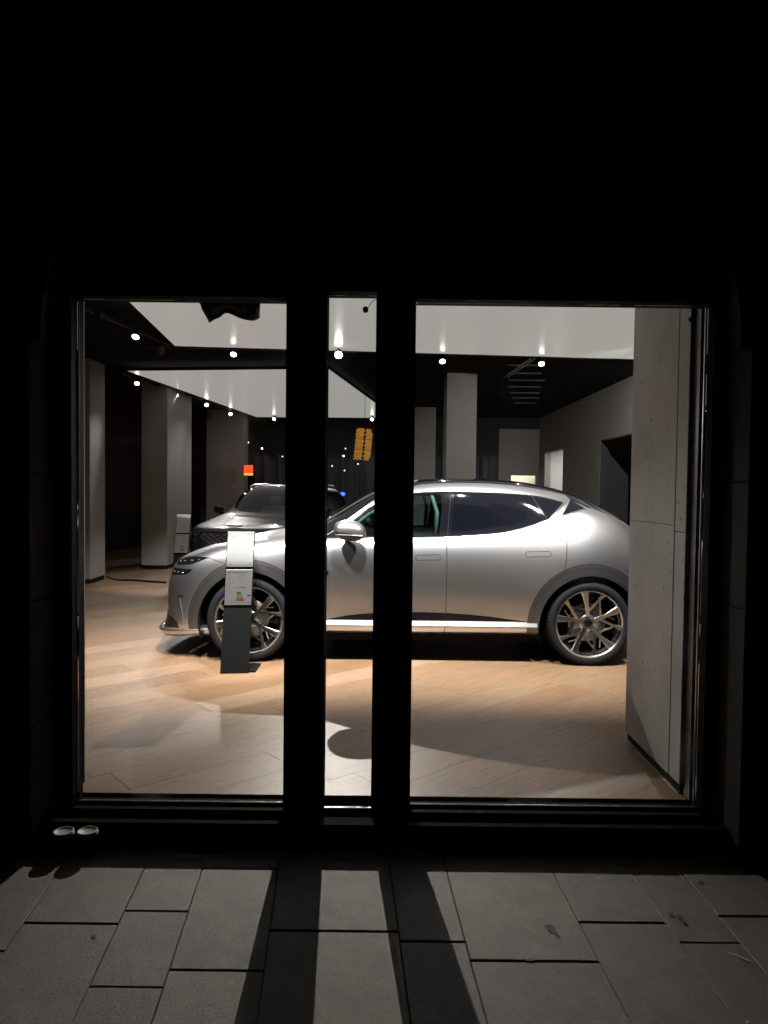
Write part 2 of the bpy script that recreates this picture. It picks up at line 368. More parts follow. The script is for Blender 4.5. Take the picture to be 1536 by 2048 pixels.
def plank_mesh(poly):
    bm = bmesh.new(); cx = sum((p for p in poly), Vector((0, 0))) / len(poly); ch = .0011
    lo = [bm.verts.new((p.x, p.y, -.016)) for p in poly]; mid = [bm.verts.new((p.x, p.y, -ch)) for p in poly]
    top = [bm.verts.new((p.x + (cx.x - p.x) / max(1e-6, (cx - p).length) * ch * 1.5, p.y + (cx.y - p.y) / max(1e-6, (cx - p).length) * ch * 1.5, 0)) for p in poly]
    n = len(poly)
    for A, B in ((lo, mid), (mid, top)):
        for i in range(n): bm.faces.new((A[i], A[(i + 1) % n], B[(i + 1) % n], B[i]))
    bm.faces.new(top)
    bmesh.ops.recalc_face_normals(bm, faces=bm.faces)
    me = bpy.data.meshes.new('floor_plank'); bm.to_mesh(me); bm.free(); me.materials.append(wood); return me
g = .0005
whole = [Vector((-PL / 2 + g, -PW / 2 + g)), Vector((PL / 2 - g, -PW / 2 + g)), Vector((PL / 2 - g, PW / 2 - g)), Vector((-PL / 2 + g, PW / 2 - g))]
whole_me = plank_mesh(whole)
rp = random.Random(11); cand = []
for r in range(-10, 90):
    off = rp.uniform(0, PL)
    for c in range(-6, 12):
        ctr = du * (c * PL + off) + dv * (r * PW) + Vector((-2, 0))
        W4 = [ctr + du * p.x + dv * p.y for p in whole]
        cl = clip(W4, LX + .01, RX - .01, 3.425, BY - .01)
        if len(cl) < 3: continue
        area = abs(sum(cl[i].x * cl[(i + 1) % len(cl)].y - cl[(i + 1) % len(cl)].x * cl[i].y for i in range(len(cl)))) / 2
        if area < .01: continue
        cand.append((ctr.y + abs(ctr.x + .5) * .6, ctr, cl, area))
cand.sort(key=lambda q: q[0])
far_bm = bmesh.new()
for k, (_, ctr, cl, area) in enumerate(cand):
    if k < 296:
        if area > PL * PW * .99: me = whole_me
        else: me = plank_mesh([Vector(((p - ctr).dot(du), (p - ctr).dot(dv))) for p in cl])
        o = bpy.data.objects.new('floor_plank', me); o.location = (ctr.x, ctr.y, 0); o.rotation_euler.z = ang; link(o, subfloor)
    else:
        prism(far_bm, cl, -.016, 0)
if far_bm.verts:
    o = bm_obj('far_planks', far_bm, wood, subfloor); o['kind'] = 'stuff'
else: far_bm.free()

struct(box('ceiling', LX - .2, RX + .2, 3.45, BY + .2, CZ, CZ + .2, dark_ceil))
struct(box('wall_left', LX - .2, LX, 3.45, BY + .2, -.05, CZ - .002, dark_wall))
# right wall with two openings
bm = bmesh.new()
y_w0, y_w1 = at_x(1126, 905, RX).y, at_x(1090, 905, RX).y
y_d0, y_d1 = 11.2, at_x(1201, 880, RX).y
zt_w, zt_d = at_x(1090, 906, RX).z, at_x(1201, 881, RX).z
bx(bm, RX, RX + .15, 3.45, y_d0, -.05, CZ - .002); bx(bm, RX, RX + .15, y_d1, y_w0, -.05, CZ - .002); bx(bm, RX, RX + .15, y_w1, BY + .2, -.05, CZ - .002)
bx(bm, RX, RX + .15, y_d0, y_d1, zt_d, CZ - .002); bx(bm, RX, RX + .15, y_w0, y_w1, zt_w, CZ - .002)
struct(bm_obj('wall_right', bm, grey_wall))
t = thing('side_room', 'white lit doorway of a side room in the right showroom wall', 'doorway', (RX + .16, (y_w0 + y_w1) / 2, 0))
def loc_box(name, x0, x1, y0, y1, z0, z1, m, par, bev=0):
    l = par.location; return box(name, x0 - l.x, x1 - l.x, y0 - l.y, y1 - l.y, z0 - l.z, z1 - l.z, m, par, bev)
loc_box('back_wall', RX + 1.6, RX + 1.7, y_w0 - .5, y_w1 + .5, 0, 2.6, white_m, t)
loc_box('side_wall', RX + .16, RX + 1.598, y_w1 + .4, y_w1 + .5, 0, 2.6, white_m, t)
loc_box('side_wall', RX + .16, RX + 1.598, y_w0 - .5, y_w0 - .4, 0, 2.6, white_m, t)
loc_box('room_floor', RX + .16, RX + 1.598, y_w0 - .39, y_w1 + .39, -.04, -.002, white_m, t)
loc_box('luminaire', RX + .5, RX + 1.2, y_w0 + .1, y_w1 - .1, 2.48, 2.52, emit_white, t)
t = thing('dark_doorway', 'tall black doorway in the right showroom wall behind the silver car tail', 'doorway', (RX + .16, (y_d0 + y_d1) / 2, 0))
loc_box('back_panel', RX + .9, RX + 1.0, y_d0 - .3, y_d1 + .3, 0, 2.6, dark_wall, t)
loc_box('lining', RX + .002, RX + .158, y_d1 - .012, y_d1 - .002, 0, zt_d - .002, dark_wall, t)  # dark sheet added to cover the bright wall reveal
loc_box('side_panel', RX + .16, RX + .898, y_d1 + .1, y_d1 + .2, 0, 2.6, dark_wall, t)
loc_box('side_panel', RX + .16, RX + .898, y_d0 - .2, y_d0 - .1, 0, 2.6, dark_wall, t)
# back wall with a small lit hatch
hx0, hx1 = at_y(1022, 960, BY).x, at_y(1072, 960, BY).x; hz1, hz0 = at_y(1045, 951, BY).z, at_y(1045, 977, BY).z
bxm = bmesh.new(); gx0 = at_y(998, 900, BY).x
bx(bxm, gx0, hx0, BY, BY + .15, -.05, CZ - .3); bx(bxm, hx1, RX + .2, BY, BY + .15, -.05, CZ - .3)
bx(bxm, hx0, hx1, BY, BY + .15, hz1, CZ - .3); bx(bxm, hx0, hx1, BY, BY + .15, -.05, hz0)
struct(box('soffit', gx0, RX + .2, BY - .01, BY + .15, CZ - .297, CZ - .002, dark_wall))
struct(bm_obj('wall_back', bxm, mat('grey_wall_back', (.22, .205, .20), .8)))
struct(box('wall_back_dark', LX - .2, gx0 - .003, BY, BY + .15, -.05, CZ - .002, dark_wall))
t = thing('service_hatch', 'small bright cream hatch in the back wall above the silver car roof', 'hatch', ((hx0 + hx1) / 2, BY + .16, hz0))
loc_box('back_wall', hx0 - .3, hx1 + .3, BY + .9, BY + .95, hz0 - .4, hz1 + .5, cream_m, t)
loc_box('luminaire', hx0 - .2, hx1 + .2, BY + .2, BY + .8, hz1 + .35, hz1 + .4, emit_white, t)
loc_box('shelf', hx0, hx0 + (hx1 - hx0) * .55, BY + .4, BY + .7, hz0, hz0 + .13, cream_m, t)
# curtain at the back
cv = []; cf = []; x0c, x1c = -3.35, 2.9; N = 420
for i in range(N + 1):
    x = x0c + (x1c - x0c) * i / N; y = BY - .35 + .055 * math.sin(x * 19) + .03 * math.sin(x * 31 + 1)
    cv += [(x, y, 0.01), (x, y, 2.35)]
for i in range(N): cf.append((2 * i, 2 * i + 2, 2 * i + 3, 2 * i + 1))
tag(mesh_obj('curtain', cv, cf, curtain_m, smooth=True), 'dark pleated curtain hanging across the back of the showroom', 'curtain')
o = box('curtain_rail', x0c, x1c, BY - .42, BY - .28, 2.352, 2.38, slat_m); tag(o, 'thin rail along the top of the dark curtain', 'rail')

# --- pillars ---------------------------------------------------------------
def pillar(label, x0, x1, y0, y1, m=grey_wall, plinth=True, z1=CZ - .003, group='grey showroom pillars'):
    t = thing('pillar', label, 'pillar', ((x0 + x1) / 2, (y0 + y1) / 2, 0), group)
    loc_box('shaft', x0, x1, y0, y1, .07 if plinth else 0.001, z1, m, t, .004)
    if plinth: loc_box('plinth', x0 + .012, x1 - .012, y0 + .012, y1 - .012, 0.001, .069, black_matt, t)
    return t
a = at_z(172, 1168, 0); b = at_z(213, 1160, 0)
xa = a.x + .04
pillar('broad grey pillar at the far left by the window edge', xa - .55, (a.x + b.x) / 2, a.y, b.y + .1)
b0 = at_z(283, 1138, 0); b1 = at_z(336, 1138, 0)
pillar('grey pillar with a brighter right side behind the small info stand', b0.x, b1.x, b0.y, b0.y + 1.6)
pillar('dim grey pillar beside the red sign behind the grey car', at_y(413, 900, 17.6).x, at_y(487, 900, 17.6).x, 17.6, 18.2)
pillar('slender grey pillar above the silver car roof, nearer of two', at_y(893, 850, 11.7).x, at_y(953, 850, 11.7).x, 11.7, 12.35)
pillar('short looking grey pillar just right of the wide mullion', at_y(828, 900, 16.6).x, at_y(871, 900, 16.6).x, 16.6, 17.2)
# near concrete pillar on the right, with panel joints
pc0 = at_z(1243, 1478, 0); pc1 = at_z(1361, 1572, 0)
t = thing('concrete_pillar', 'large pitted concrete pillar inside the right window with board joints', 'pillar', (pc0.x + .4, 3.9, 0))
xl = (pc0.x + .02)
def cp(y0, y1, z0, z1, dx=0): return loc_box('concrete_panel', xl + dx, xl + .62, y0, y1, z0, z1, concrete, t, .003)
y_near = 3.475; ysplit = y_near + .13
cp(ysplit + .003, pc0.y, .05, 1.33); cp(ysplit + .003, pc0.y, 1.332, CZ - .003)
cp(y_near, ysplit, .05, 1.30, .002); cp(y_near, ysplit, 1.304, CZ - .003, .002)
loc_box('plinth', xl + .012, xl + .6, y_near + .01, pc0.y - .012, 0.001, .049, black_matt, t)
loc_box('led_strip', xl + .0005, xl + .010, y_near + .02, pc0.y - .03, 0.001, .006, alu, t)
t = thing('wall_return', 'pale wall return seen edge on inside the left window edge', 'wall', (-2.1, 3.95, 0))
lw = at_z(171, 1478, 0)
loc_box('shaft', -2.6, lw.x, 3.6, lw.y, .06, CZ - .003, concrete, t, .003)
loc_box('plinth', -2.59, lw.x - .01, 3.61, lw.y - .01, .001, .059, black_matt, t)

# --- luminous looking white ceiling panels ---------------------------------
PZ = 3.30
def ceiling_panel(label, poly):
    c = sum((Vector(p) for p in poly), Vector((0, 0))) / len(poly)
    t = thing('ceiling_panel', label, 'ceiling panel', (c.x, c.y, PZ), 'white suspended ceiling panels')
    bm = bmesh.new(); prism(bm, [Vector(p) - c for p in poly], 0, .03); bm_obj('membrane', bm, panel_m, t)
    bm = bmesh.new()
    for i in range(len(poly)):
        p, q = Vector(poly[i]) - c, Vector(poly[(i + 1) % len(poly)]) - c; d = (q - p).normalized(); nrm = Vector((d.y, -d.x)) * .012
        hexa(bm, [(p.x, p.y, .001), (q.x, q.y, .001), (q.x + nrm.x, q.y + nrm.y, .001), (p.x + nrm.x, p.y + nrm.y, .001)], [(p.x, p.y, .05), (q.x, q.y, .05), (q.x + nrm.x, q.y + nrm.y, .05), (p.x + nrm.x, p.y + nrm.y, .05)])
    bm_obj('edge_frame', bm, black_matt, t)
    return t
pl0, pl1, pl2 = at_z(260, 605, PZ), at_z(350, 692, PZ), at_z(1257, 718, PZ)
dd = (pl1 - pl0) / (pl1.y - pl0.y)
n0 = pl1 + dd * (3.9 - pl1.y)
fr = pl1 + (pl2 - pl1) * 1.45
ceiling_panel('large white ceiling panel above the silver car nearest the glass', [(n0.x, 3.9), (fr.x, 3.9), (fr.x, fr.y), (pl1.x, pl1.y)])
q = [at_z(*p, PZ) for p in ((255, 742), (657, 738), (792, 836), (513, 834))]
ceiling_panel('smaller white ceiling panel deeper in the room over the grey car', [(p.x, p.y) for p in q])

# --- ceiling tracks and louvre --------------------------------------------
def track(label, p0, p1, w=.035):
    c = (p0 + p1) / 2; d = (p1 - p0); t = thing('light_track', label, 'light track', (c.x, c.y, 3.30), 'black light tracks')
    t.rotation_euler.z = math.atan2(d.y, d.x)
    L = d.length; box('rail', -L / 2, L / 2, -w / 2, w / 2, 0, .04, can_m, t, .003)
    for s in (-.4, .4): box('hanger', L * s - .006, L * s + .006, -.006, .006, .041, CZ - 3.302, can_m, t)
    return t
rowA = [at_z(x, y, 3.215) for x, y in ((467, 709), (677, 710), (885, 723), (1083, 728))]
track('black light track along the far edge of the large white ceiling panel', Vector((rowA[0].x - 1.2, rowA[0].y + .02, 0)), Vector((rowA[3].x + 1.0, rowA[3].y + .06, 0)))
rowL = [at_z(x, y, 3.215) for x, y in ((274, 767), (352, 791), (413, 810), (461, 828))]
track('black light track along the slanted left edge of the deeper panel', Vector((rowL[0].x - .1, rowL[0].y - .4, 0)), Vector((rowL[3].x + .1, rowL[3].y + .4, 0)))
rowB = [at_z(x, y, 3.215) for x, y in ((548, 838), (744, 839))]
track('black light track along the far edge of the deeper panel', Vector((rowB[0].x - .3, rowB[0].y, 0)), Vector((rowB[1].x + .5, rowB[1].y, 0)))
one = at_z(271, 674, 3.215)
track('single black light track left of the large ceiling panel', Vector((one.x - .35, one.y - 1.6, 0)), Vector((one.x + .12, one.y + .9, 0)))
track('black light track above the window inside the shop front', Vector((-2.6, 4.85, 0)), Vector((2.6, 4.85, 0)))
t = thing('ceiling_grille', 'dark ceiling grille of parallel slats at the upper right of the room', 'grille', (2.3, 11.4, 3.30))
for i, (xa_, xb_, yy) in enumerate(((1012, 1075, 731), (1016, 1084, 747), (1015, 1090, 761), (1016, 1082, 774), (1020, 1080, 786), (1024, 1080, 796), (1028, 1074, 806))):
    p, q2 = at_z(xa_, yy, 3.38), at_z(xb_, yy, 3.38)
    loc_box('slat', p.x, q2.x, p.y - .02, p.y + .02, 3.375, 3.395, slat_m, t)
p, q2 = at_z(1008, 756, 3.33), at_z(1062, 718, 3.33)
bm = bmesh.new()
for s in (0, .06): tube(bm, [Vector((p.x + s, p.y, 3.34)), Vector((q2.x + s, q2.y, 3.34))], .009, 6)
tag(bm_obj('conduit', bm, alu), 'pair of thin metal conduits crossing the ceiling grille', 'conduit')

# --- spot lamps ------------------------------------------------------------
def spot(label, pos, target, watt, cone=60, blend=.6, lens=None, col=(1, .90, .80), size=.02, r=.043, group='ceiling spotlights'):
    t = thing('spotlight', label, 'spotlight', pos, group)
    d = (Vector(target) - Vector(pos)).normalized(); rot = d.to_track_quat('Z', 'Y').to_matrix().to_4x4()
    bm = bmesh.new(); lathe(bm, [(r * .8, -.12), (r, -.10), (r * 1.02, 0.0), (r * .93, .004), (r * .93, -.008), (.002, -.009)], 24, rot); bm_obj('lamp_can', bm, can_m, t, True)
    bm = bmesh.new(); bmesh.ops.create_circle(bm, cap_ends=True, radius=r * .92, segments=24, matrix=rot @ Matrix.Translation((0, 0, -.004))); 
    o = bm_obj('lens', bm, lens or lens_m, t)
    bm = bmesh.new(); tube(bm, [Vector((0, 0, 3.30 - pos[2])), Vector((0, 0, 0)) - d * .07], .008, 6); bm_obj('stem', bm, can_m, t)
    L = bpy.data.lights.new('lamp_light', 'SPOT'); L.energy = watt; L.spot_size = math.radians(cone); L.spot_blend = blend; L.color = col; L.shadow_soft_size = size
    lo = bpy.data.objects.new('lamp_light', L); link(lo, t)
    lo.matrix_local = Matrix.Translation(d * .02) @ d.to_track_quat('-Z', 'Y').to_matrix().to_4x4()
    return t
K = 1.0
N_ = (1, .965, .93)
spot('spotlight over the right half of the left pane, aimed at the grey car', rowA[0], (-2.0, 6.6, .4), 400 * K, 38, .4, col=N_)
spot('brightest spotlight, glaring in the narrow middle pane', rowA[1], (-.25, 2.5, -.1), 1150 * K, 44, 1.0, lens_bright, (1, .94, .85), .008, .052)
spot('spotlight at the left of the right pane under the ceiling edge', rowA[2], (.8, 6.7, .4), 400 * K, 38, .4, col=N_)
spot('spotlight at the right of the right pane near the grille', rowA[3], (1.6, 6.8, .4), 400 * K, 38, .4, col=N_)
spot('lone spotlight at the top left on the black ceiling', one, (-2.9, 5.6, .2), 80 * K, 44, col=N_)
spot('spotlight added on the single left track to brighten the small info stand', Vector((one.x + .06, one.y + .75, 3.17)), (-3.05, 10.7, .7), 420 * K, 50, col=N_)  # extra lamp added to light the small stand
for k, p in enumerate(rowL):
    spot(('leftmost small spotlight in the slanted row', 'second small spotlight in the slanted row', 'third small spotlight in the slanted row', 'last small spotlight at the corner of the slanted row')[k], p, ((-3.6, 9.0, .3), (-2.9, 9.6, .6), (-2.3, 10.6, .6), (-1.9, 11.6, .6))[k], 130 * K, 55, col=N_, size=.03)
spot('spotlight behind the deeper panel seen beside the wide mullion', rowB[0], (-3.2, 14.0, .6), 160 * K, 60, col=N_)
spot('spotlight behind the deeper panel seen in the middle pane', rowB[1], (-1.0, 13.2, .6), 160 * K, 60, col=N_)
# the row just inside the window that lights the silver car
fx = [(-2.3, (-1.9, 6.1, .5)), (-1.15, (-1.2, 6.35, .7)), (-.15, (.1, 6.35, .8)), (.95, (1.0, 6.3, .9)), (2.0, (1.9, 6.3, .8))]
for k, (x, tg) in enumerate(fx):
    spot(('first', 'second', 'third', 'fourth', 'fifth')[k] + ' spotlight from the left on the track above the window', Vector((x, 4.85, 3.17)), tg, (460, 960, 570, 620, 640)[k] * K, 80, .8, size=.03, col=(1, .975, .955))
for k, (x, yy, tg) in enumerate(((3.45, 8.6, (4.05, 12.5, 1.6)), (3.25, 8.6, (1.6, 12.5, 1.5)))):  # unseen pair added to brighten the right wall and the pillar
    spot(('right', 'left')[k] + ' lamp of an added unseen pair behind the concrete pillar, brightening the rear right walls', Vector((x, yy, 3.2)), tg, (640, 170)[k] * K, 75, .9, size=.03, col=N_)
spot('small unseen spotlight added above the window to brighten the info stand', Vector((-.9, 3.95, 3.17)), (-1.17, 5.7, .60), 760 * K, 22, .6, col=N_)  # unseen lamp added to brighten the sheets on the stand

# one far lamp, plus glints and glass reflections built as glowing hanging beads
for k, (x, y, lab) in enumerate(((524, 897, 'tiny white lamp hanging in front of the dark back left of the red sign'), (565, 913, 'faint glint left of the wide mullion, built as a hanging bead'), (497, 885, 'faintest small glint above the red sign, built as a hanging bead'),
                                 (691, 897, 'upper of two small glass reflections left of the amber object'), (687, 912, 'round small glass reflection left of the amber object'), (664, 932, 'small glass reflection at the left edge of the narrow pane'), (689, 941, 'lowest small glass reflection in the narrow pane'), (716, 928, 'small glass reflection just below the amber object'))):
    p = at_y(x, y, 16.2); t = thing('pinpoint_lamp_glint', lab, 'lamp', p, 'tiny far lamps')
    rr = .022 if k in (0, 4) else .013
    bm = bmesh.new(); bmesh.ops.create_uvsphere(bm, u_segments=12, v_segments=8, radius=rr); bm_obj('glow_bead', bm, lamp_glint_far, t, True)
    bm = bmesh.new(); tube(bm, [(0, 0, rr), (0, 0, .5)], .001, 5); bm_obj('cord', bm, can_m, t)

# ================================================================== SHOP FRONT
sf = thing('shop_front', 'black shop front with two wide panes and a narrow pane between thick mullions', 'shop front', (0, GY, 0))
FY0, FY1 = GY - .07, GY + .05
ZT, ZB = 2.372, -.012
X = [-1.445, -.458, -.272, -.043, .136, 1.505]
def fb(name, x0, x1, y0, y1, z0, z1, m=black, bev=.002): return loc_box(name, x0, x1, y0, y1, z0, z1, m, sf, bev)
fb('mullion', X[1], X[2], FY0, FY1, ZB - .028, ZT + .30)
fb('mullion', X[3], X[4], FY0, FY1, ZB - .028, ZT + .30)
fb('jamb', X[0] - .55, X[0], FY0, FY1, ZB - .028, ZT + .3)
fb('jamb', X[5], X[5] + .55, FY0, FY1, ZB - .028, ZT + .3)
fb('head_rail', X[0] + .001, X[1] - .001, FY0, FY1, ZT, ZT + .30)
fb('head_rail', X[4] + .001, X[5] - .001, FY0, FY1, ZT, ZT + .30)
fb('head_rail', X[2] + .001, X[3] - .001, FY0, FY1, ZT + .03, ZT + .30)
fb('bottom_rail', X[0] + .001, X[1] - .001, FY0, FY1, ZB - .028, ZB)
fb('bottom_rail', X[4] + .001, X[5] - .001, FY0, FY1, ZB - .028, ZB)
fb('bottom_rail', X[2] + .001, X[3] - .001, FY0 + .03, FY1, ZB - .040, ZB - .022)
# sill nosing that throws the shadow on the pavement
for a_, b_, zt, zb in ((X[0], X[1], ZT, ZB), (X[2], X[3], ZT + .03, ZB - .022), (X[4], X[5], ZT, ZB)):
    fb('glass_pane', a_ + .001, b_ - .001, GY - .004, GY + .004, zb + .001, zt - .001, shop_glass, 0)
    fb('glazing_bead', a_ + .0005, b_ - .0005, GY - .016, GY - .005, zb + .0005, zb + .013, gasket, 0)
    fb('glazing_bead', a_ + .0005, b_ - .0005, GY + .005, GY + .012, zb + .0005, zb + .006, alu, 0)
    fb('glazing_bead', a_ + .0005, a_ + .004, GY + .005, GY + .012, zb + .007, zt - .002, gasket, 0)
    fb('glazing_bead', b_ - .004, b_ - .0005, GY + .005, GY + .012, zb + .007, zt - .002, gasket, 0)
fb('edge_reflection', X[5] - .016, X[5] - .013, GY - .010, GY - .005, ZB + .014, ZT - .002, alu, 0)  # metal strip added for the bright reflection line beside the right pane
# dark return behind the right pane
o = box('inner_post', xl + .02, X[5] + .3, FY1 + .001, y_near - .002, 0.001, CZ - .003, mat('grey_post', (.05, .05, .05), .4)); tag(o, 'dark metal post between the right pane and the concrete pillar', 'post')
o = box('inner_post', X[0] - .5, -1.50, FY1 + .001, 3.55, 0.001, CZ - .003, black); tag(o, 'dark metal post behind the left edge of the left pane', 'post')
# infill above, transom ledges
fb('fascia_panel', -1.95, 1.95, GY - .05, GY + .05, ZT + .301, 3.02, facade_m)
fb('transom', -1.95, 1.95, GY - .09, GY + .05, 3.021, 3.05, mat('transom_metal', (.08, .08, .08), .35))
fb('fascia_panel', -1.95, 1.95, GY - .045, GY + .05, 3.051, 3.20, facade_m)
fb('transom', -1.95, 1.95, GY - .09, GY + .05, 3.201, 3.235, MATS['transom_metal'])
fb('tympanum', -1.95, 1.95, GY - .02, GY + .05, 3.236, 5.2, facade_m)
# winged emblem: shield with spread wings
e = thing('winged_emblem', 'dark winged shield emblem on the panel above the door', 'emblem', at_y(812, 470, GY - .052))
sc = 3.3 / F_PX
bm = bmesh.new()
sh = [(-28, 22), (28, 22), (34, 8), (24, -14), (0, -34), (-24, -14), (-34, 8)]
hexa(bm, [(x * sc, 0, z * sc) for x, z in sh], [(x * sc * .9, -.016, z * sc * .9) for x, z in sh]); bm_obj('shield', bm, emblem_m, e)
for s in (-1, 1):
    for k in range(5):
        z1 = 18 - k * 8; L_ = 165 - k * 26
        bm = bmesh.new(); P = [(s * 36, z1), (s * L_, z1 + 2 - k), (s * (L_ - 14), z1 - 5), (s * 36, z1 - 6)]
        hexa(bm, [(x * sc, 0, z * sc) for x, z in P], [(x * sc, -.01, z * sc) for x, z in P]); bm_obj('feather', bm, emblem_m, e)
# stone portal with round arch
ar = thing('stone_portal', 'dark stone arch portal framing the whole shop front', 'portal', (0, 3.1, 0))
cx, cz, Ri, Ro = .02, 2.12, 1.53, 1.80
def arch_block(a0, a1, ri, ro, y0, y1):
    bm = bmesh.new(); n = 4 if a1 - a0 < 1 else 48; A = []
    for k in range(n + 1):
        a = a0 + (a1 - a0) * k / n; A.append((math.cos(a), math.sin(a)))
    prof = [(cx + c * ri, cz + s * ri) for c, s in A] + [(cx + c * ro, cz + s * ro) for c, s in A[::-1]]
    hexa(bm, [(x, y0 - 3.1, z) for x, z in prof], [(x, y1 - 3.1, z) for x, z in prof]); return bm
nb = 15
for k in range(nb):
    a0 = math.pi * k / nb + .0015; a1 = math.pi * (k + 1) / nb - .0015
    bm_obj('voussoir', arch_block(a0, a1, Ri, Ro, 3.02, 3.27), sandstone, ar)
bm_obj('arch_roll', arch_block(.002, math.pi - .002, Ri - .03, Ri - .002, 3.06, 3.10), sandstone, ar)
for s in (-1, 1):
    zz = PAVE + .001
    for k, hgt in enumerate((.55, .54, .55, cz - PAVE - .001 - 1.649)):
        x_in, x_out = cx + s * Ri, cx + s * (Ro + .25)
        box('jamb_stone', min(x_in, x_out), max(x_in, x_out), 3.02 - 3.1, 3.27 - 3.1, zz, zz + hgt, sandstone, ar, .004); zz += hgt + .003
bm = bmesh.new()      # wall of the building around the arch
seg = 24; pts_in = [(cx + (Ro + .002) * math.cos(math.pi * k / seg), cz + (Ro + .002) * math.sin(math.pi * k / seg)) for k in range(seg + 1)]
for k in range(seg):
    (xa1, za1), (xb1, zb1) = pts_in[k], pts_in[k + 1]
    hexa(bm, [(xa1, 3.03, za1), (xb1, 3.03, zb1), (xb1, 3.03, 9), (xa1, 3.03, 9)], [(xa1, 3.28, za1), (xb1, 3.28, zb1), (xb1, 3.28, 9), (xa1, 3.28, 9)])
bx(bm, cx + Ro + .252, 30, 3.03, 3.28, PAVE - .04, 9); bx(bm, -30, cx - Ro - .252, 3.03, 3.28, PAVE - .04, 9)
bx(bm, cx + Ro + .003, cx + Ro + .251, 3.03, 3.28, cz + .01, 9); bx(bm, cx - Ro - .251, cx - Ro - .003, 3.03, 3.28, cz + .01, 9)
tag(bm_obj('building_wall', bm, sandstone), 'dark stone building wall around the arched portal', 'wall')
# light tight backing between portal and room
struct(box('wall_front', -30, X[0] - .551, 3.285, 3.44, PAVE - .04, 9, dark_wall)); struct(box('wall_front', X[5] + .551, 30, 3.285, 3.44, PAVE - .04, 9, dark_wall))
struct(box('wall_front', X[0] - .549, X[5] + .549, 3.405, 3.44, ZT + .31, 9, dark_wall))

# ================================================================== CARS
R_ = lambda s: [float(v) for v in s.split()]
SIDE_X = [-.35, 0, .35, .55, .75, 1.1, 1.5, 1.9, 2.3, 2.65, 2.95, 3.25]
# per row (sill to roof centre): nose x, nose z, nose width factor, tail x, tail z, then z and half width at the stations
CAR_A = dict(
 nose=R_('-.84 -.95 -.885 -.875 -.87 -.845 -.80 -.75 -.70 -.64 -.59 -.55 -.53'),
 nz=R_('.17 .185 .27 .40 .58 .73 .815 .85 .875 .90 .915 .93 .935'),
 tail=R_('3.42 3.54 3.60 3.62 3.64 3.60 3.52 3.48 3.46 3.44 3.43 3.42 3.42'),
 tz=R_('.25 .28 .38 .55 .75 .92 1.07 1.13 1.15 1.165 1.175 1.18 1.183'),
 z=[[.225] * 12, [.245] * 12, [.34] * 12, [.47] * 12, [.69] * 12,
    R_('.835 .88 .89 .89 .89 .895 .90 .90 .91 .93 .95 .95'),
    R_('.955 1.015 1.035 1.035 1.035 1.04 1.045 1.055 1.095 1.20 1.27 1.19'),
    R_('.985 1.05 1.085 1.095 1.10 1.105 1.115 1.13 1.175 1.29 1.36 1.245'),
    R_('.995 1.062 1.10 1.13 1.175 1.25 1.31 1.32 1.345 1.395 1.395 1.265'),
    R_('1.003 1.068 1.108 1.155 1.24 1.43 1.515 1.525 1.51 1.46 1.415 1.29'),
    R_('1.01 1.073 1.115 1.18 1.29 1.505 1.585 1.595 1.58 1.53 1.45 1.31'),
    R_('1.017 1.08 1.125 1.195 1.315 1.53 1.605 1.615 1.60 1.555 1.47 1.325'),
    R_('1.02 1.083 1.13 1.20 1.325 1.535 1.608 1.618 1.603 1.558 1.475 1.33')],
 w=[R_('.70 .70 .70 .70 .70 .70 .70 .70 .70 .70 .70 .66'),
    R_('.87 .885 .885 .885 .885 .885 .885 .885 .885 .885 .885 .84'),
    R_('.90 .925 .925 .915 .91 .91 .91 .91 .915 .93 .94 .89'),
    R_('.90 .935 .93 .92 .915 .912 .912 .915 .925 .945 .955 .90'),
    R_('.895 .945 .95 .948 .946 .945 .945 .947 .953 .965 .968 .91'),
    R_('.88 .93 .935 .935 .935 .935 .935 .935 .945 .958 .958 .90'),
    R_('.815 .865 .885 .89 .893 .893 .893 .893 .885 .85 .815 .79'),
    R_('.74 .785 .805 .815 .825 .832 .835 .835 .825 .785 .745 .70'),
    R_('.63 .66 .70 .74 .775 .785 .785 .785 .77 .72 .655 .62'),
    R_('.50 .52 .56 .65 .735 .725 .71 .705 .69 .655 .58 .55'),
    R_('.37 .38 .43 .51 .60 .61 .61 .61 .59 .55 .48 .45'),
    R_('.20 .20 .22 .28 .31 .31 .31 .31 .30 .29 .25 .23'), [0] * 12])
import copy
CAR_B = copy.deepcopy(CAR_A)
CAR_B['nose'] = R_('-.78 -.84 -.86 -.88 -.90 -.90 -.88 -.84 -.79 -.75 -.72 -.70 -.69')
CAR_B['nz'] = R_('.20 .24 .33 .47 .64 .77 .86 .895 .91 .92 .925 .93 .932')
for k in range(6, 13):
    base_ = (.98, 1.01, 1.045, 1.085, 1.17)
    for i in range(4): CAR_B['z'][k][i] = base_[i] - (12 - k) ** 1.5 * .0022
    CAR_B['z'][k][4] -= (0, .005, .01, .03, .04, .05, .055)[k - 6]
for k in range(6, 13):
    CAR_B['tail'][k] = 3.50; CAR_B['z'][k][11] = CAR_B['z'][k][11] * .45 + CAR_B['z'][k][8] * .55; CAR_B['z'][k][10] = CAR_B['z'][k][10] * .3 + CAR_B['z'][k][8] * .7
    CAR_B['z'][k][9] = CAR_B['z'][k][9] * .3 + CAR_B['z'][k][8] * .7
CAR_B['z'][6][9:12] = [1.13, 1.14, 1.14]; CAR_B['z'][7][9:12] = [1.19, 1.20, 1.19]
for k in range(6, 11):
    for i in (9, 10, 11): CAR_B['w'][k][i] = CAR_B['w'][k][8] - .01 * (i - 8)

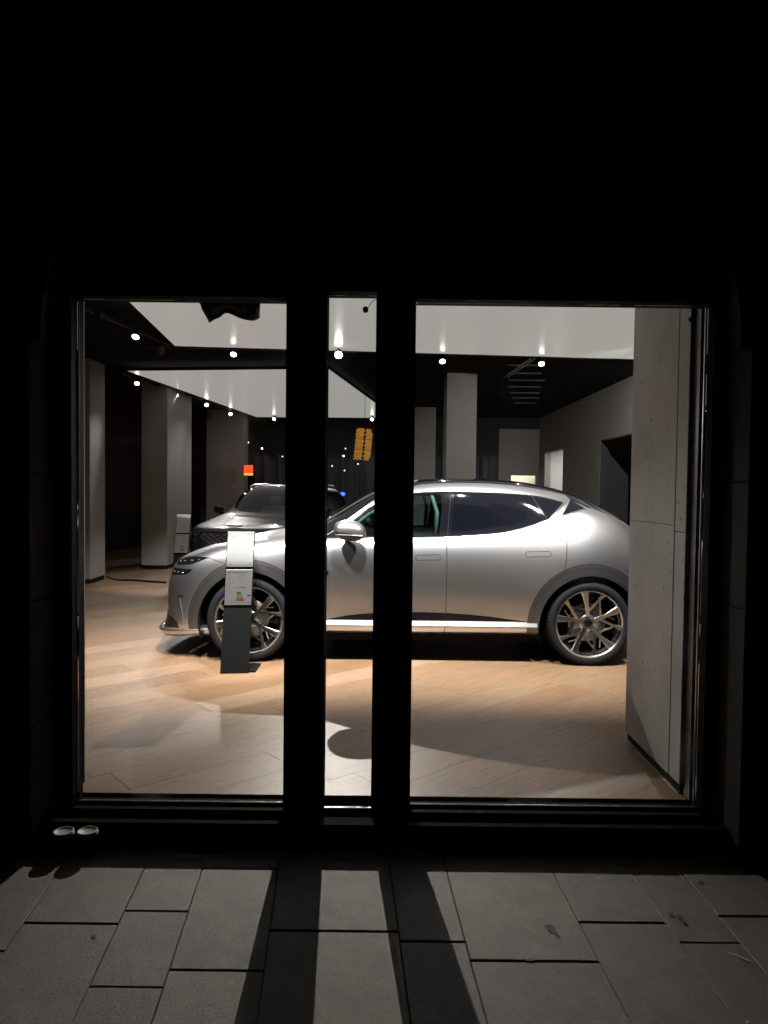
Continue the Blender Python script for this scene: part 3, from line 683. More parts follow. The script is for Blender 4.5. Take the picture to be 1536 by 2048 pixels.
def car_net(D):
    rows = []
    for j in range(13):
        nx, tx = D['nose'][j], D['tail'][j]; w = D['w'][j]; z = D['z'][j]; pts = []
        for (fx_, fw) in ((0, 0), (.022, .42), (.085, .76), (.245, .965)):
            zz = D['nz'][j] + (z[0] - D['nz'][j]) * {0: 0, .42: .02, .76: .12, .965: .42}[fw]
            pts.append((nx + fx_, w[0] * fw, zz))
        for i, xs in enumerate(SIDE_X):
            x = xs
            if xs < .35 and nx > -.80: x = .35 + (xs - .35) * (.35 - nx) / (.35 + .80)
            pts.append((x, w[i], z[i]))
        tz = D['tz'][j]
        for fx_, fw in ((.09, .93), (.02, .6), (0, 0)):
            pts.append((tx - fx_, w[11] * fw, tz + (z[11] - tz) * {.93: .3, .6: .08, 0: 0}[fw]))
        rows.append(pts)
    return np.array(rows)        # 13 x 19 x 3
class Surf:
    def __init__(s, D):
        n = car_net(D)
        m = np.array([1, -1, 1.])
        # mirror the net past the centre plane on all three centre edges, extrapolate below the sill
        n = np.concatenate([(2 * n[:1] - n[1:2]), n, n[-2:-1] * m], 0)
        s.P = np.concatenate([n[:, 1:2] * m, n, n[:, -2:-1] * m], 1)
        s.nv, s.nu = 13, 19
        us = np.linspace(0, 18, 361); vs = np.linspace(0, 12, 241)
        U, V = np.meshgrid(us, vs); s.U, s.V = U, V; s.G = s.ev(U.ravel(), V.ravel()).reshape(U.shape + (3,))
    @staticmethod
    def bas(t, d=0):
        if d == 0: return np.array([(1 - t) ** 3, 3 * t ** 3 - 6 * t ** 2 + 4, -3 * t ** 3 + 3 * t ** 2 + 3 * t + 1, t ** 3]) / 6
        return np.array([-3 * (1 - t) ** 2, 9 * t ** 2 - 12 * t, -9 * t ** 2 + 6 * t + 3, 3 * t ** 2]) / 6
    def ev(s, u, v, du=0, dv=0):
        u = np.clip(np.atleast_1d(u).astype(float), 0, 17.99999); v = np.clip(np.atleast_1d(v).astype(float), 0, 11.99999)
        iu = u.astype(int); iv = v.astype(int); bu = s.bas(u - iu, du); bv = s.bas(v - iv, dv); out = np.zeros((len(u), 3))
        for a in range(4):
            for b in range(4): out += (bv[a] * bu[b])[:, None] * s.P[iv + a, iu + b]
        return out
    def nrm(s, u, v):
        a = s.ev(u, v, 1, 0); b = s.ev(u, v, 0, 1); n = np.cross(a, b)
        n /= np.maximum(1e-9, np.linalg.norm(n, axis=1))[:, None]
        return n                       # outward for the +y half (checked by sign below)
    def inv(s, pts, ax=(0, 2), rng=None):
        """surface parameters of points given by two coordinates (side: x,z / front: y,z)"""
        G, U, V = s.G, s.U, s.V; out = []
        mask = np.zeros(U.shape, bool) if rng is None else ~((U >= rng[0]) & (U <= rng[1]) & (V >= rng[2]) & (V <= rng[3]))
        for p in pts:
            d = (G[..., ax[0]] - p[0]) ** 2 + (G[..., ax[1]] - p[1]) ** 2; d = np.where(mask, 9e9, d)
            k = np.unravel_index(np.argmin(d), d.shape); u, v = U[k], V[k]
            for _ in range(4):
                c = s.ev(u, v)[0]; a = s.ev(u, v, 1, 0)[0]; b = s.ev(u, v, 0, 1)[0]
                J = np.array([[a[ax[0]], b[ax[0]]], [a[ax[1]], b[ax[1]]]]); r = np.array([p[0] - c[ax[0]], p[1] - c[ax[1]]])
                if abs(np.linalg.det(J)) < 1e-5: break
                st = np.linalg.solve(J, r); 
                if np.abs(st).max() > .3: break
                u = min(18, max(0, u + st[0])); v = min(12, max(0, v + st[1]))
            out.append((u, v))
        return out
def dens(pts, n, close=True):
    out = []; N_ = len(pts)
    for i in range(N_ if close else N_ - 1):
        a, b = pts[i], pts[(i + 1) % N_]
        L = math.hypot(a[0] - b[0], a[1] - b[1]); k = max(1, int(L / n))
        out += [(a[0] + (b[0] - a[0]) * t / k, a[1] + (b[1] - a[1]) * t / k) for t in range(k)]
    if not close: out.append(pts[-1])
    return out
def smooth_poly(pts, it=2, keep=()):
    """corner cutting, keeping marked corners sharp"""
    pts = [(p[0], p[1], (i in keep)) for i, p in enumerate(pts)]
    for _ in range(it):
        out = []; n = len(pts)
        for i in range(n):
            a, b, c = pts[i - 1], pts[i], pts[(i + 1) % n]
            if b[2]: out.append(b)
            else:
                out.append((b[0] * .75 + a[0] * .25, b[1] * .75 + a[1] * .25, False)); out.append((b[0] * .75 + c[0] * .25, b[1] * .75 + c[1] * .25, False))
        pts = out
    return [(p[0], p[1]) for p in pts]
def pip(poly, P):
    x, y = P[:, 0], P[:, 1]; c = np.zeros(len(P), bool); n = len(poly)
    for i in range(n):
        (x1, y1), (x2, y2) = poly[i], poly[(i + 1) % n]
        if y1 == y2: continue
        k = ((y1 > y) != (y2 > y)) & (x < (x2 - x1) * (y - y1) / (y2 - y1) + x1); c ^= k
    return c
def build_panels(sf_, regions, parent, base):
    """regions: [(name, material, polygon in (u,v), offset)], first match wins; polygons become crisp edges."""
    V = []; E = []
    for _, _, poly, _ in regions:
        k = len(V); V += [Vector((u, v)) for u, v in poly]; E += [(k + i, k + (i + 1) % len(poly)) for i in range(len(poly))]
    k = len(V); fr_ = dens([(0, 0), (18, 0), (18, 12), (0, 12)], .2); V += [Vector(p) for p in fr_]; E += [(k + i, k + (i + 1) % len(fr_)) for i in range(len(fr_))]
    for a in np.arange(.1, 18, .16):
        for b in np.arange(.1, 12, .18): V.append(Vector((float(a), float(b))))
    vs, es, fs, *_ = delaunay_2d_cdt(V, E, [], 1, 1e-5, False)
    P = np.array([(v.x, v.y) for v in vs]); T = np.array([f for f in fs if len(f) == 3]); C_ = P[T].mean(1)
    own = np.full(len(T), -1)
    for i in range(len(regions) - 1, -1, -1): own[pip(regions[i][2], C_)] = i
    P3 = sf_.ev(P[:, 0], P[:, 1]); N3 = sf_.nrm(P[:, 0], P[:, 1]) 
    mid = sf_.nrm(np.array([9.]), np.array([4.]))[0]
    if mid[1] < 0: N3 = -N3
    parts = {}
    for i in [-1] + list(range(len(regions))):
        name, m, _, off = base if i < 0 else regions[i]
        if m is None: continue
        t = T[own == i]
        if len(t) == 0: continue
        # split front / rear nothing: one mesh per side unless it meets the centre line
        idx = np.unique(t); mp = -np.ones(len(P), int); mp[idx] = range(len(idx)); t2 = mp[t]
        pv = P3[idx] + N3[idx] * off; pn = N3[idx]
        centre = (np.abs(pv[:, 1]) < 1e-3).any() or i < 0
        sides = ((1, -1),) if centre else ((1,), (-1,))
        for sd in sides:
            vv, nn, ff = [], [], []
            for s_ in sd:
                k0 = len(vv); q_ = pv * np.array([1, s_, 1]); n_ = pn * np.array([1, s_, 1]); vv += q_.tolist(); nn += n_.tolist()
                for tri in t2:
                    A, B, Cc = q_[tri[0]], q_[tri[1]], q_[tri[2]]; gn = np.cross(B - A, Cc - A); o_ = np.dot(gn, n_[tri[0]])
                    ff.append(tuple(int(k0 + x) for x in (tri if o_ > 0 else tri[::-1])))
            me = bpy.data.meshes.new(name); me.from_pydata(vv, [], ff); me.materials.append(m); me.polygons.foreach_set('use_smooth', [True] * len(ff))
            me.normals_split_custom_set_from_vertices(nn)
            o = bpy.data.objects.new(name, me); link(o, parent); parts.setdefault(name, {})[0 if centre else sd[0]] = o
    return parts
def seam(sf_, pts_uv, name, m, parent, wid=.006, off=.001, sides=(1, -1), h=0.0, close=False):
    """narrow strip lying on the body along a line given in surface parameters"""
    U = np.array([p[0] for p in pts_uv]); V = np.array([p[1] for p in pts_uv]); P = sf_.ev(U, V); N_ = sf_.nrm(U, V)
    if sf_.nrm(np.array([9.]), np.array([4.]))[0][1] < 0: N_ = -N_
    T = np.gradient(P, axis=0) if not close else np.roll(P, -1, 0) - np.roll(P, 1, 0)
    Sx = np.cross(T, N_); Sx /= np.maximum(1e-9, np.linalg.norm(Sx, axis=1))[:, None]
    out = []
    for s_ in sides:
        mm = np.array([1, s_, 1]); vv = []; ff = []; n = len(P)
        for i in range(n):
            c = P[i] + N_[i] * off; a = c + Sx[i] * wid / 2; b = c - Sx[i] * wid / 2
            if h: vv += [P[i] + Sx[i] * wid / 2 - N_[i] * .002, a + N_[i] * h, b + N_[i] * h, P[i] - Sx[i] * wid / 2 - N_[i] * .002]
            else: vv += [a, b]
        vv = [tuple(np.array(q) * mm) for q in vv]; k = 4 if h else 2
        for i in range(n if close else n - 1):
            j = (i + 1) % n
            for e_ in range(k - 1): ff.append((k * i + e_, k * i + e_ + 1, k * j + e_ + 1, k * j + e_))
        par = parent[s_] if isinstance(parent, dict) else parent
        out.append(mesh_obj(name, vv, ff, m, par, smooth=False))
    return out

# --- wheel -----------------------------------------------------------------
def make_wheel(car, x, y, z, side, rot=0., rt=.362, steer=0., full=True):
    """wheel with its outer face at |y|; built about its own axle"""
    wroot = bpy.data.objects.new('wheel', None); wroot.empty_display_size = .1
    # the rim itself carries the part
    Rr = .292; bm = bmesh.new()
    Z = Matrix.Rotation(math.pi / 2 * side, 4, 'X') @ Matrix.Rotation(rot, 4, 'Z')   # local +z points outward
    if side > 0: Z = Matrix.Rotation(-math.pi / 2, 4, 'X') @ Matrix.Rotation(rot, 4, 'Z')
    else: Z = Matrix.Rotation(math.pi / 2, 4, 'X') @ Matrix.Rotation(rot, 4, 'Z')
    lathe(bm, [(Rr + .004, -.004), (Rr + .002, .004), (Rr - .008, .006), (Rr - .016, -.004), (Rr - .022, -.03), (Rr - .035, -.06), (Rr - .04, -.20), (Rr - .02, -.215), (Rr + .004, -.215)], 72, Z)
    # remove end caps so that one can look between the spokes
    caps = [f for f in bm.faces if len(f.verts) > 8]; bmesh.ops.delete(bm, geom=caps, context='FACES_ONLY')
    def bar(pa, pb, wa, wb, za, zb, th=.026, edge=.78):
        pa, pb = Vector(pa), Vector(pb); d = (pb - pa).normalized(); s = Vector((-d.y, d.x))
        ring = []
        for p, w_, z_ in ((pa, wa, za), (pb, wb, zb)):
            ring.append([bm.verts.new(Z @ Vector((p.x + s.x * w_ * k / 2, p.y + s.y * w_ * k / 2, z_ + dz))) for k, dz in ((-1, -th), (-1, -.006), (-edge, 0), (edge, 0), (1, -.006), (1, -th))])
        for k in range(6): bm.faces.new((ring[0][k], ring[0][(k + 1) % 6], ring[1][(k + 1) % 6], ring[1][k]))
        bm.faces.new(ring[0]); bm.faces.new(ring[1][::-1])
    pol = lambda r, a: (r * math.cos(a), r * math.sin(a))
    for k in range(5):
        a = 2 * math.pi * k / 5; rd = math.radians
        bar(pol(.045, a), pol(.15, a + rd(2)), .046, .034, -.048, -.030)
        bar(pol(.145, a + rd(2)), pol(Rr - .012, a + rd(5)), .034, .064, -.031, -.005)
        bar(pol(.105, a - rd(4)), pol(.225, a - rd(27)), .025, .025, -.038, -.016)
        bar(pol(.22, a - rd(26)), pol(Rr - .012, a - rd(30)), .025, .044, -.017, -.005)
        bar(pol(.215, a - rd(28)), pol(.115, a - rd(66)), .018, .018, -.018, -.037)
        bar(pol(.16, a + rd(1)), pol(.235, a - rd(14)), .012, .014, -.040, -.045, .01)
    lathe(bm, [(.075, -.12), (.075, -.052), (.066, -.046), (.002, -.046)], 32, Z)
    bmesh.ops.recalc_face_normals(bm, faces=bm.faces)
    wh = bm_obj('wheel', bm, rim_m, car, False); wh.location = (x, y, z); wh.rotation_euler.z = steer
    bpy.data.objects.remove(wroot)
    if not full: pass
    # tyre
    bm = bmesh.new(); rs = rt; prof = [(Rr - .004, 0.0), (Rr + .006, .010), (Rr + .022, .017), (Rr + .040, .017), (rs - .020, .012), (rs - .012, .006), (rs - .006, -.002), (rs - .0015, -.020), (rs, -.045), (rs - .007, -.047), (rs - .007, -.055), (rs, -.057), (rs, -.105), (rs - .007, -.107), (rs - .007, -.115), (rs, -.117), (rs, -.165), (rs - .007, -.167), (rs - .007, -.175), (rs, -.177), (rs - .002, -.21), (rs - .014, -.232), (Rr + .03, -.235), (Rr - .004, -.22)]
    def md(j, k):
        if j in (5, 6, 7, 8) and k % 3 == 0: return -.006
        if j in (11, 12, 15, 16) and (k + j) % 4 == 0: return -.005
        if j in (2, 3) and (k % 60) in (3, 4, 6, 7, 9, 10, 12, 14, 15, 17): return .0
        return 0
    lathe(bm, prof, 216, Z, close=True, mod=md); bm_obj('tyre', bm, rubber, wh, True)
    bm = bmesh.new()
    for i in range(26):
        if i in (0, 9, 10, 19, 20, 21): continue
        a = math.radians(-135 + (i % 13) * 4.4 + (180 if i >= 13 else 0)); rr = Rr + .033
        mtx = Z @ Matrix.Rotation(a, 4, 'Z') @ Matrix.Translation((rr, 0, .0172)); 
        for sx, wy in ((-.007, .003), (.004, .010)):
            bmesh.ops.create_cube(bm, size=1, matrix=mtx @ Matrix.Translation((sx / 2, 0, 0)) @ Matrix.Diagonal((.014 if wy < .005 else .004, wy, .0016, 1)))
    bm_obj('raised_marking', bm, rubber, wh)
    bm = bmesh.new(); lathe(bm, [(.162, -.085), (.165, -.088), (.165, -.105), (.162, -.108)], 48, Z); bm_obj('brake_disc', bm, disc_m, wh, True)
    bm = bmesh.new(); lathe(bm, [(Rr - .045, -.14), (.05, -.142)], 40, Z); bm_obj('backing_plate', bm, black_matt, wh)
    bm = bmesh.new(); lathe(bm, [(.033, -.05), (.033, -.040), (.029, -.037), (.002, -.036)], 28, Z); bm_obj('centre_cap', bm, gloss_black, wh)
    for k in range(5):
        a = 2 * math.pi * (k + .5) / 5; bm = bmesh.new(); mtx = Z @ Matrix.Translation((.057 * math.cos(a), .057 * math.sin(a), 0))
        lathe(bm, [(.0145, -.052), (.0145, -.0445), (.011, -.0435), (.0105, -.047), (.0075, -.047), (.0075, -.036), (.002, -.035)], 12, mtx); bm_obj('wheel_nut', bm, satin_chrome, wh)
    return wh

def circ(x0, z0, r, a0, a1, n): return [(x0 + r * math.cos(math.radians(a0 + (a1 - a0) * k / n)), z0 + r * math.sin(math.radians(a0 + (a1 - a0) * k / n))) for k in range(n + 1)]

def common_inside(car, seat=seat_m, lt=seat_lt):
    bm = bmesh.new(); bx(bm, .5, 2.42, -.74, .74, .165, .36); bx(bm, -.3, 3.3, -.50, .50, .18, .36); bx(bm, .40, .62, -.72, .72, .36, 1.0); bx(bm, 2.75, 2.9, -.7, .7, .36, 1.12)
    bm_obj('underbody', bm, black_matt, car)
    bm = bmesh.new(); bx(bm, .55, .98, -.70, .70, .82, 1.03, .05); bm_obj('dashboard', bm, seat_m, car)
    for sx, rows_ in ((1.38, ((-.38, .25), (.38, .25))), (2.22, ((-.42, .22), (.42, .22)))):
        for cy_, hw in rows_:
            bm = bmesh.new(); bx(bm, sx - .1, sx + .4, cy_ - hw, cy_ + hw, .5, .66, .05)
            lean = Matrix.Translation((sx + .38, cy_, .62)) @ Matrix.Rotation(math.radians(20), 4, 'Y')
            b2 = bmesh.new(); bx(b2, -.06, .07, -hw, hw, 0, .60, .05); bx(b2, -.05, .05, -.13, .13, .635, .80, .04); bmesh.ops.transform(b2, matrix=lean, verts=b2.verts)
            me = bpy.data.meshes.new('tmp'); b2.to_mesh(me); b2.free(); bm.from_mesh(me); bpy.data.meshes.remove(me)
            bm_obj('seat', bm, seat if sx < 2 else lt if False else seat, car, False)
    bm = bmesh.new(); Z = Matrix.Translation((1.13, -.38, .93)) @ Matrix.Rotation(math.radians(-68), 4, 'Y')
    pts = [Z @ Vector((.18 * math.cos(a), .18 * math.sin(a), 0)) for a in np.linspace(0, 2 * math.pi, 29)[:-1]]; tube(bm, pts, .014, 8, True)
    tube(bm, [Z @ Vector((0, -.17, 0)), Z @ Vector((0, .17, 0))], .016, 6); bm_obj('steering_wheel', bm, black, car, True)
    for s in (-1, 1):      # pale window frame lining seen through the door glass
        bm = bmesh.new(); tube(bm, [(1.60, s * .80, 1.08), (1.615, s * .76, 1.30), (1.57, s * .685, 1.455), (1.44, s * .675, 1.468), (1.2, s * .69, 1.40)], .020, 8)
        bm_obj('window_lining', bm, lt, car, True)

def mirror(car, s, m, x=.865, y=1.03, z=1.135, k=1.0):
    mi = bpy.data.objects.new('wing_mirror', bpy.data.meshes.new('wing_mirror')); 
    bm = bmesh.new(); seg, rg = 40, 20
    def shell(bm, a0, a1, sc_=1.0):
        rings = []
        for i in range(rg + 1):
            ph = a0 + (a1 - a0) * i / rg; row = []
            for q_ in range(seg):
                th = 2 * math.pi * q_ / seg; cx_, cy_ = math.cos(th), math.sin(th)
                ex = .82
                px = math.copysign(abs(cx_) ** ex, cx_) * .138 * math.cos(ph) ** .8 * k; py = math.copysign(abs(cy_) ** ex, cy_) * .095 * math.cos(ph) ** .8 * k
                pz = math.sin(ph) * (.098 if ph > 0 else .075) * k - .0 + px * -.10
                row.append(bm.verts.new((x + px * sc_, s * (y + py * sc_), z + pz * sc_)))
            rings.append(row)
        for A, B in zip(rings[:-1], rings[1:]):
            for q_ in range(seg): bm.faces.new((A[q_], A[(q_ + 1) % seg], B[(q_ + 1) % seg], B[q_]))
        bm.faces.new(rings[0][::-1]); bm.faces.new(rings[-1])
    shell(bm, -.05, math.pi / 2 - .02); cap = bm_obj('wing_mirror', bm, m, car, True)
    bm = bmesh.new(); shell(bm, -math.pi / 2 + .25, -.05, .975); bm_obj('lower_shell', bm, trim_black, cap, True)
    bm = bmesh.new(); tube(bm, [(x - .03, s * .86, z - .075), (x - .02, s * .93, z - .07), (x, s * .99, z - .05)], [.035, .028, .03], 10); bm_obj('arm', bm, gloss_black, cap, True)
    bm = bmesh.new(); tube(bm, [(x - .10 * k, s * (y + .092 * k), z - .016), (x + .03, s * (y + .100 * k), z - .02), (x + .11 * k, s * (y + .07 * k), z - .026)], .0035, 6); bm_obj('indicator_strip', bm, chrome, cap)
    bpy.data.objects.remove(mi)

# ---------------------------------------------------------------- silver car
WB = 2.925
SA = Surf(CAR_A)
car = thing('car', 'silver crossover with a sloping black roof parked side on in the window', 'car', (-1.150, 6.985, 0))
iv = lambda pts, rng=(2.3, 17, 0, 12): SA.inv(pts, (0, 2), rng)
DLO = smooth_poly([(.62, 1.068), (.90, 1.068), (1.44, 1.082), (1.70, 1.088), (2.0, 1.104), (2.20, 1.132), (2.40, 1.182), (2.585, 1.250), (2.745, 1.400), (2.60, 1.438), (2.43, 1.463), (2.20, 1.478), (1.76, 1.487), (1.44, 1.476), (1.25, 1.442), (1.06, 1.365), (.85, 1.222)], 2, keep=(0, 7, 8))
DLO_uv = iv(dens(DLO, .03))
fg = smooth_poly([(.80, 1.088), (1.20, 1.094), (1.44, 1.10), (1.628, 1.108), (1.668, 1.45), (1.60, 1.468), (1.44, 1.462), (1.27, 1.43), (1.08, 1.35), (.93, 1.245)], 2, keep=(0, 3))
rg_ = smooth_poly([(1.735, 1.108), (2.0, 1.122), (2.20, 1.150), (2.40, 1.200), (2.555, 1.262), (2.445, 1.452), (2.20, 1.466), (1.96, 1.472), (1.765, 1.472)], 2, keep=(0, 4, 5, 8))
qg = [(2.575, 1.268), (2.715, 1.392), (2.60, 1.428), (2.465, 1.450)]
tri = [(2.70, 1.285), (2.80, 1.318), (2.925, 1.350), (2.815, 1.425)]
arch_in = lambda x0: circ(x0, .345, .432, -40, 220, 40)
arch_out = lambda x0: circ(x0, .345, .532, -45, 225, 44)
f_door = smooth_poly([(.70, .262), (1.683, .262), (1.693, 1.075), (1.693, 1.09), (1.44, 1.084), (.9, 1.07), (.64, 1.07), (.60, .95), (.60, .60)], 1, keep=(0, 1, 2, 3, 6))
r_door_edge = [(2.585, 1.250), (2.66, 1.165), (2.706, 1.105), (2.722, 1.04), (2.716, .95), (2.695, .82), (2.668, .70)]
r_door = [(1.683, .262), (2.47, .262)] + circ(WB, .345, .505, 190, 126, 10)[0:] + r_door_edge[::-1][1:] + [(2.40, 1.183), (2.20, 1.133), (2.0, 1.105), (1.693, 1.09)]
wedge = smooth_poly([(.60, .372), (.72, .385), (.88, .418), (1.14, .440), (1.57, .448), (2.0, .424), (2.30, .385), (2.47, .370)], 1, keep=(0, 7))
hl_u = smooth_poly([(-.80, .795), (-.74, .818), (-.65, .862), (-.52, .893), (-.36, .890), (-.46, .848), (-.53, .822), (-.68, .806)], 1, keep=(0, 4))
hl_l = smooth_poly([(-.80, .765), (-.70, .782), (-.50, .786), (-.555, .735), (-.68, .722), (-.80, .716)], 1, keep=(2,))
fin = [(-.655, .545), (-.60, .562), (-.572, .552), (-.612, .532)]
regs = []
def R(name, m, poly, off=0., conv=iv, step=.03): regs.append((name, m, conv(dens(poly, step)), off))
R('arch_hole', None, arch_in(0)); R('arch_hole', None, arch_in(WB))
R('front_quarter_glass', glass_front, fg, .0); R('rear_side_glass', glass_dark, rg_, .001); R('rear_quarter_glass', glass_dark, qg, .001); R('rear_triangle', gloss_black, tri, .001)
regs.append(('window_surround', gloss_black, DLO_uv, .0))
R('headlight', head_m, hl_u, .0, lambda p: SA.inv(p, (0, 2), (2, 6, 3, 9))); R('headlight', head_m, hl_l, .0, lambda p: SA.inv(p, (0, 2), (2, 6, 3, 9)))
R('vent', trim_black, fin)
R('bumper_intake', trim_black, [(-.86, .375), (-.70, .36), (-.64, .315), (-.62, .268), (-.86, .262)], -.004, lambda p: SA.inv(p, (0, 2), (1, 6, 1, 6)))
R('wheel_arch', cladding_m, arch_out(0), .004); R('wheel_arch', cladding_m, arch_out(WB), .004)
R('rocker_inlay', gloss_black, wedge, -.002)
R('front_door', paint, f_door); R('rear_door', paint, r_door)
grl = [(0, 1.6), (1.5, 1.6), (2.1, 1.8), (2.3, 2.35), (2.0, 3.3), (1.2, 3.6), (0, 3.6)]
regs.append(('lower_grille', trim_black, dens(grl, .1), -.01))
regs.append(('tail_light', red_m, SA.inv(dens([(3.29, 1.06), (3.33, 1.075), (3.48, 1.06), (3.48, 1.01), (3.34, 1.035)], .02), (0, 2), (14, 17, 3, 8)), .002))
regs.append(('windscreen', glass_screen, dens([(6.75, 12), (6.85, 11), (7.1, 10.2), (7.55, 9.45), (8.2, 9.12), (8.8, 9.25), (9.55, 9.5), (9.75, 10.5), (9.8, 12)], .1), .0))
lo_ = iv([(.60, 1.07), (.70, 1.125), (.78, 1.19), (.86, 1.252), (1.06, 1.402), (1.25, 1.474), (1.36, 1.505)])
regs.append(('windscreen_surround', gloss_black, dens(lo_ + [(9.95, 9.75), (9.55, 9.5), (8.8, 9.25), (8.2, 9.12), (7.55, 9.45), (7.1, 10.2), (6.9, 9.6)], .1), .0))
regs.append(('cowl', trim_black, dens([(6.45, 12), (6.55, 10.9), (6.85, 10), (7.3, 9.15), (7.9, 8.65), (8.1, 8.8), (8.2, 9.12), (8.8, 9.25), (9.55, 9.5), (9.7, 9.62), (9.9, 10.5), (9.95, 12)], .1), .0))
regs.append(('roof', gloss_black, dens([(9.95, 12), (9.9, 10.5), (9.7, 9.68), (11, 9.68), (12.2, 9.68), (13.0, 9.60), (13.45, 9.55), (13.5, 12)], .1), .003))
regs.append(('rear_window', glass_dark, dens([(13.5, 12), (13.45, 9.55), (13.6, 8.6), (14.0, 7.75), (14.6, 7.5), (15.25, 7.4), (15.4, 12)], .1), .002))
parts = build_panels(SA, regs, car, ('body', paint, None, 0))
fd, rd_ = parts['front_door'], parts['rear_door']
for d_ in (fd, rd_):
    for o in d_.values(): o.name = 'door'
for nm in ('front_quarter_glass',):
    for o in parts[nm].values(): o.name = 'window_pane'
for nm in ('rear_side_glass', 'rear_quarter_glass'):
    for o in parts[nm].values(): o.name = 'dark_window_pane'
# seams
seam(SA, iv(dens([(1.685, .262), (1.692, .6), (1.693, 1.09)], .02, False)), 'seam', trim_black, rd_)
seam(SA, iv(dens([(1.70, 1.09), (1.738, 1.48)], .02, False)), 'seam', gasket, rd_, .004, .002)
seam(SA, iv(dens(smooth_poly(r_door_edge, 1, keep=(0, 6)), .02, False)), 'seam', trim_black, rd_)
seam(SA, iv(dens([(2.45, 1.462), (2.575, 1.258)], .02, False)), 'seam', gasket, rd_, .005, .003)
seam(SA, iv(dens([(.64, 1.06), (.60, .95), (.60, .60), (.66, .34)], .02, False)), 'seam', trim_black, fd)
seam(SA, iv(dens([(.50, .262), (2.485, .262)], .03, False)), 'sill_seam', trim_black, car, .008, .002)
xs_ = np.linspace(.50, 2.475, 60); A_ = np.array([SA.ev(*q)[0] for q in iv([(x, .374) for x in xs_])]); B_ = np.array([SA.ev(*q)[0] for q in iv([(x, .325) for x in xs_])])
for s in (1, -1):
    vv = []; ff = []
    for a_, b_ in zip(A_, B_):
        vv += [(a_[0], s * (a_[1] - .004), a_[2]), (b_[0], s * (b_[1] + .026), b_[2] + .006), (b_[0], s * (b_[1] + .027), b_[2]), (b_[0], s * (b_[1] - .004), b_[2] - .012)]
    for i in range(len(xs_) - 1):
        for e_ in range(3): ff.append((4 * i + e_, 4 * i + e_ + 1, 4 * i + 5 + e_, 4 * i + 4 + e_))
    ff += [(0, 1, 2, 3), tuple(len(vv) - 4 + q for q in (3, 2, 1, 0))]
    mesh_obj('sill_trim', vv, ff, satin_chrome, car)
seam(SA, iv(dens(smooth_poly([(2.585, 1.249), (2.40, 1.181), (2.20, 1.131), (2.0, 1.103), (1.70, 1.087), (1.44, 1.081), (.90, 1.067), (.66, 1.067)], 1, keep=(0, 7)), .03, False)), 'window_trim', chrome, car, .009, .0, h=.004)
seam(SA, iv(dens([(2.600, 1.255), (2.66, 1.31), (2.765, 1.41)], .02, False)), 'pillar_trim', chrome, car, .020, .0, h=.005)
seam(SA, iv(dens(smooth_poly([(.86, 1.228), (1.06, 1.373), (1.25, 1.449), (1.44, 1.484), (1.76, 1.494), (2.2, 1.486), (2.43, 1.471), (2.6, 1.446), (2.76, 1.412)], 1, keep=(0, 8)), .03, False)), 'window_trim', satin_chrome, car, .012, .0, h=.005)
seam(SA, iv(dens([(2.70, 1.279), (2.80, 1.312), (2.93, 1.346)], .02, False)), 'rear_trim', chrome, car, .010, .0, h=.004)
seam(SA, SA.inv(dens([(-.37, .888), (-.28, .86), (-.19, .84)], .02, False), (0, 2), (2.3, 7, 3, 9)), 'bonnet_seam', trim_black, car, .005)
for x0 in (0, WB):
    seam(SA, iv(circ(x0, .345, .532, 0, 200, 60)), 'arch_edge', trim_black, car, .006, .0045)
    seam(SA, iv(circ(x0, .345, .502, 0, 200, 60)), 'arch_crease', trim_black, car, .004, .0048)
seam(SA, SA.inv(dens([(-.82, .60), (-.76, .47), (-.70, .37)], .02, False), (0, 2), (1, 6, 1, 8)), 'bumper_crease', trim_black, car, .007, .001)
seam(SA, SA.inv(dens([(-.625, .535), (-.60, .42), (-.575, .31)], .02, False), (0, 2), (1, 6, 1, 8)), 'fin_highlight_strip', satin_chrome, car, .010, .0, h=.006)  # chrome strip put in for the highlight along the bumper fin
# fender fin
seam(SA, iv(dens([(.40, .78), (.68, .775)], .02, False)), 'side_fin', gloss_black, car, .030, .0, h=.003)
seam(SA, iv(dens([(.36, .800), (.47, .797), (.68, .795)], .02, False)), 'side_fin_trim', chrome, car, .007, .0, h=.006)
# flush handles
for par, (xa1, xb1, zc1) in ((fd, (1.425, 1.640, .915)), (rd_, (2.365, 2.585, .955))):
    L_, hh = xb1 - xa1, .022
    pill = [(xb1 - hh + hh * math.cos(a), zc1 + hh * math.sin(a) + .006 * 1) for a in np.linspace(-math.pi / 2, math.pi / 2, 9)] + [(xa1 + hh + hh * math.cos(a), zc1 + hh * math.sin(a)) for a in np.linspace(math.pi / 2, 3 * math.pi / 2, 9)]
    uvp = iv(pill)
    seam(SA, uvp, 'door_handle', gasket, par, .004, .0012, close=True)
# lights in the head lamps
for s in (-1, 1):
    for pz, xs_ in ((.846, (-.66, -.60, -.53, -.455)), (.750, (-.70, -.65, -.60))):
        for x_ in xs_:
            u_, v_ = SA.inv([(x_, pz + (x_ + .60) * .16 * (pz > .8))], (0, 2), (2, 6, 3, 9))[0]; p = SA.ev(u_, v_)[0]
            bm = bmesh.new(); bmesh.ops.create_uvsphere(bm, u_segments=10, v_segments=6, radius=1, matrix=Matrix.Translation((p[0], s * (p[1] + .001), p[2])) @ Matrix.Diagonal((.013, .004, .006, 1)))
            bm_obj('lamp_element', bm, led_m, car, True)
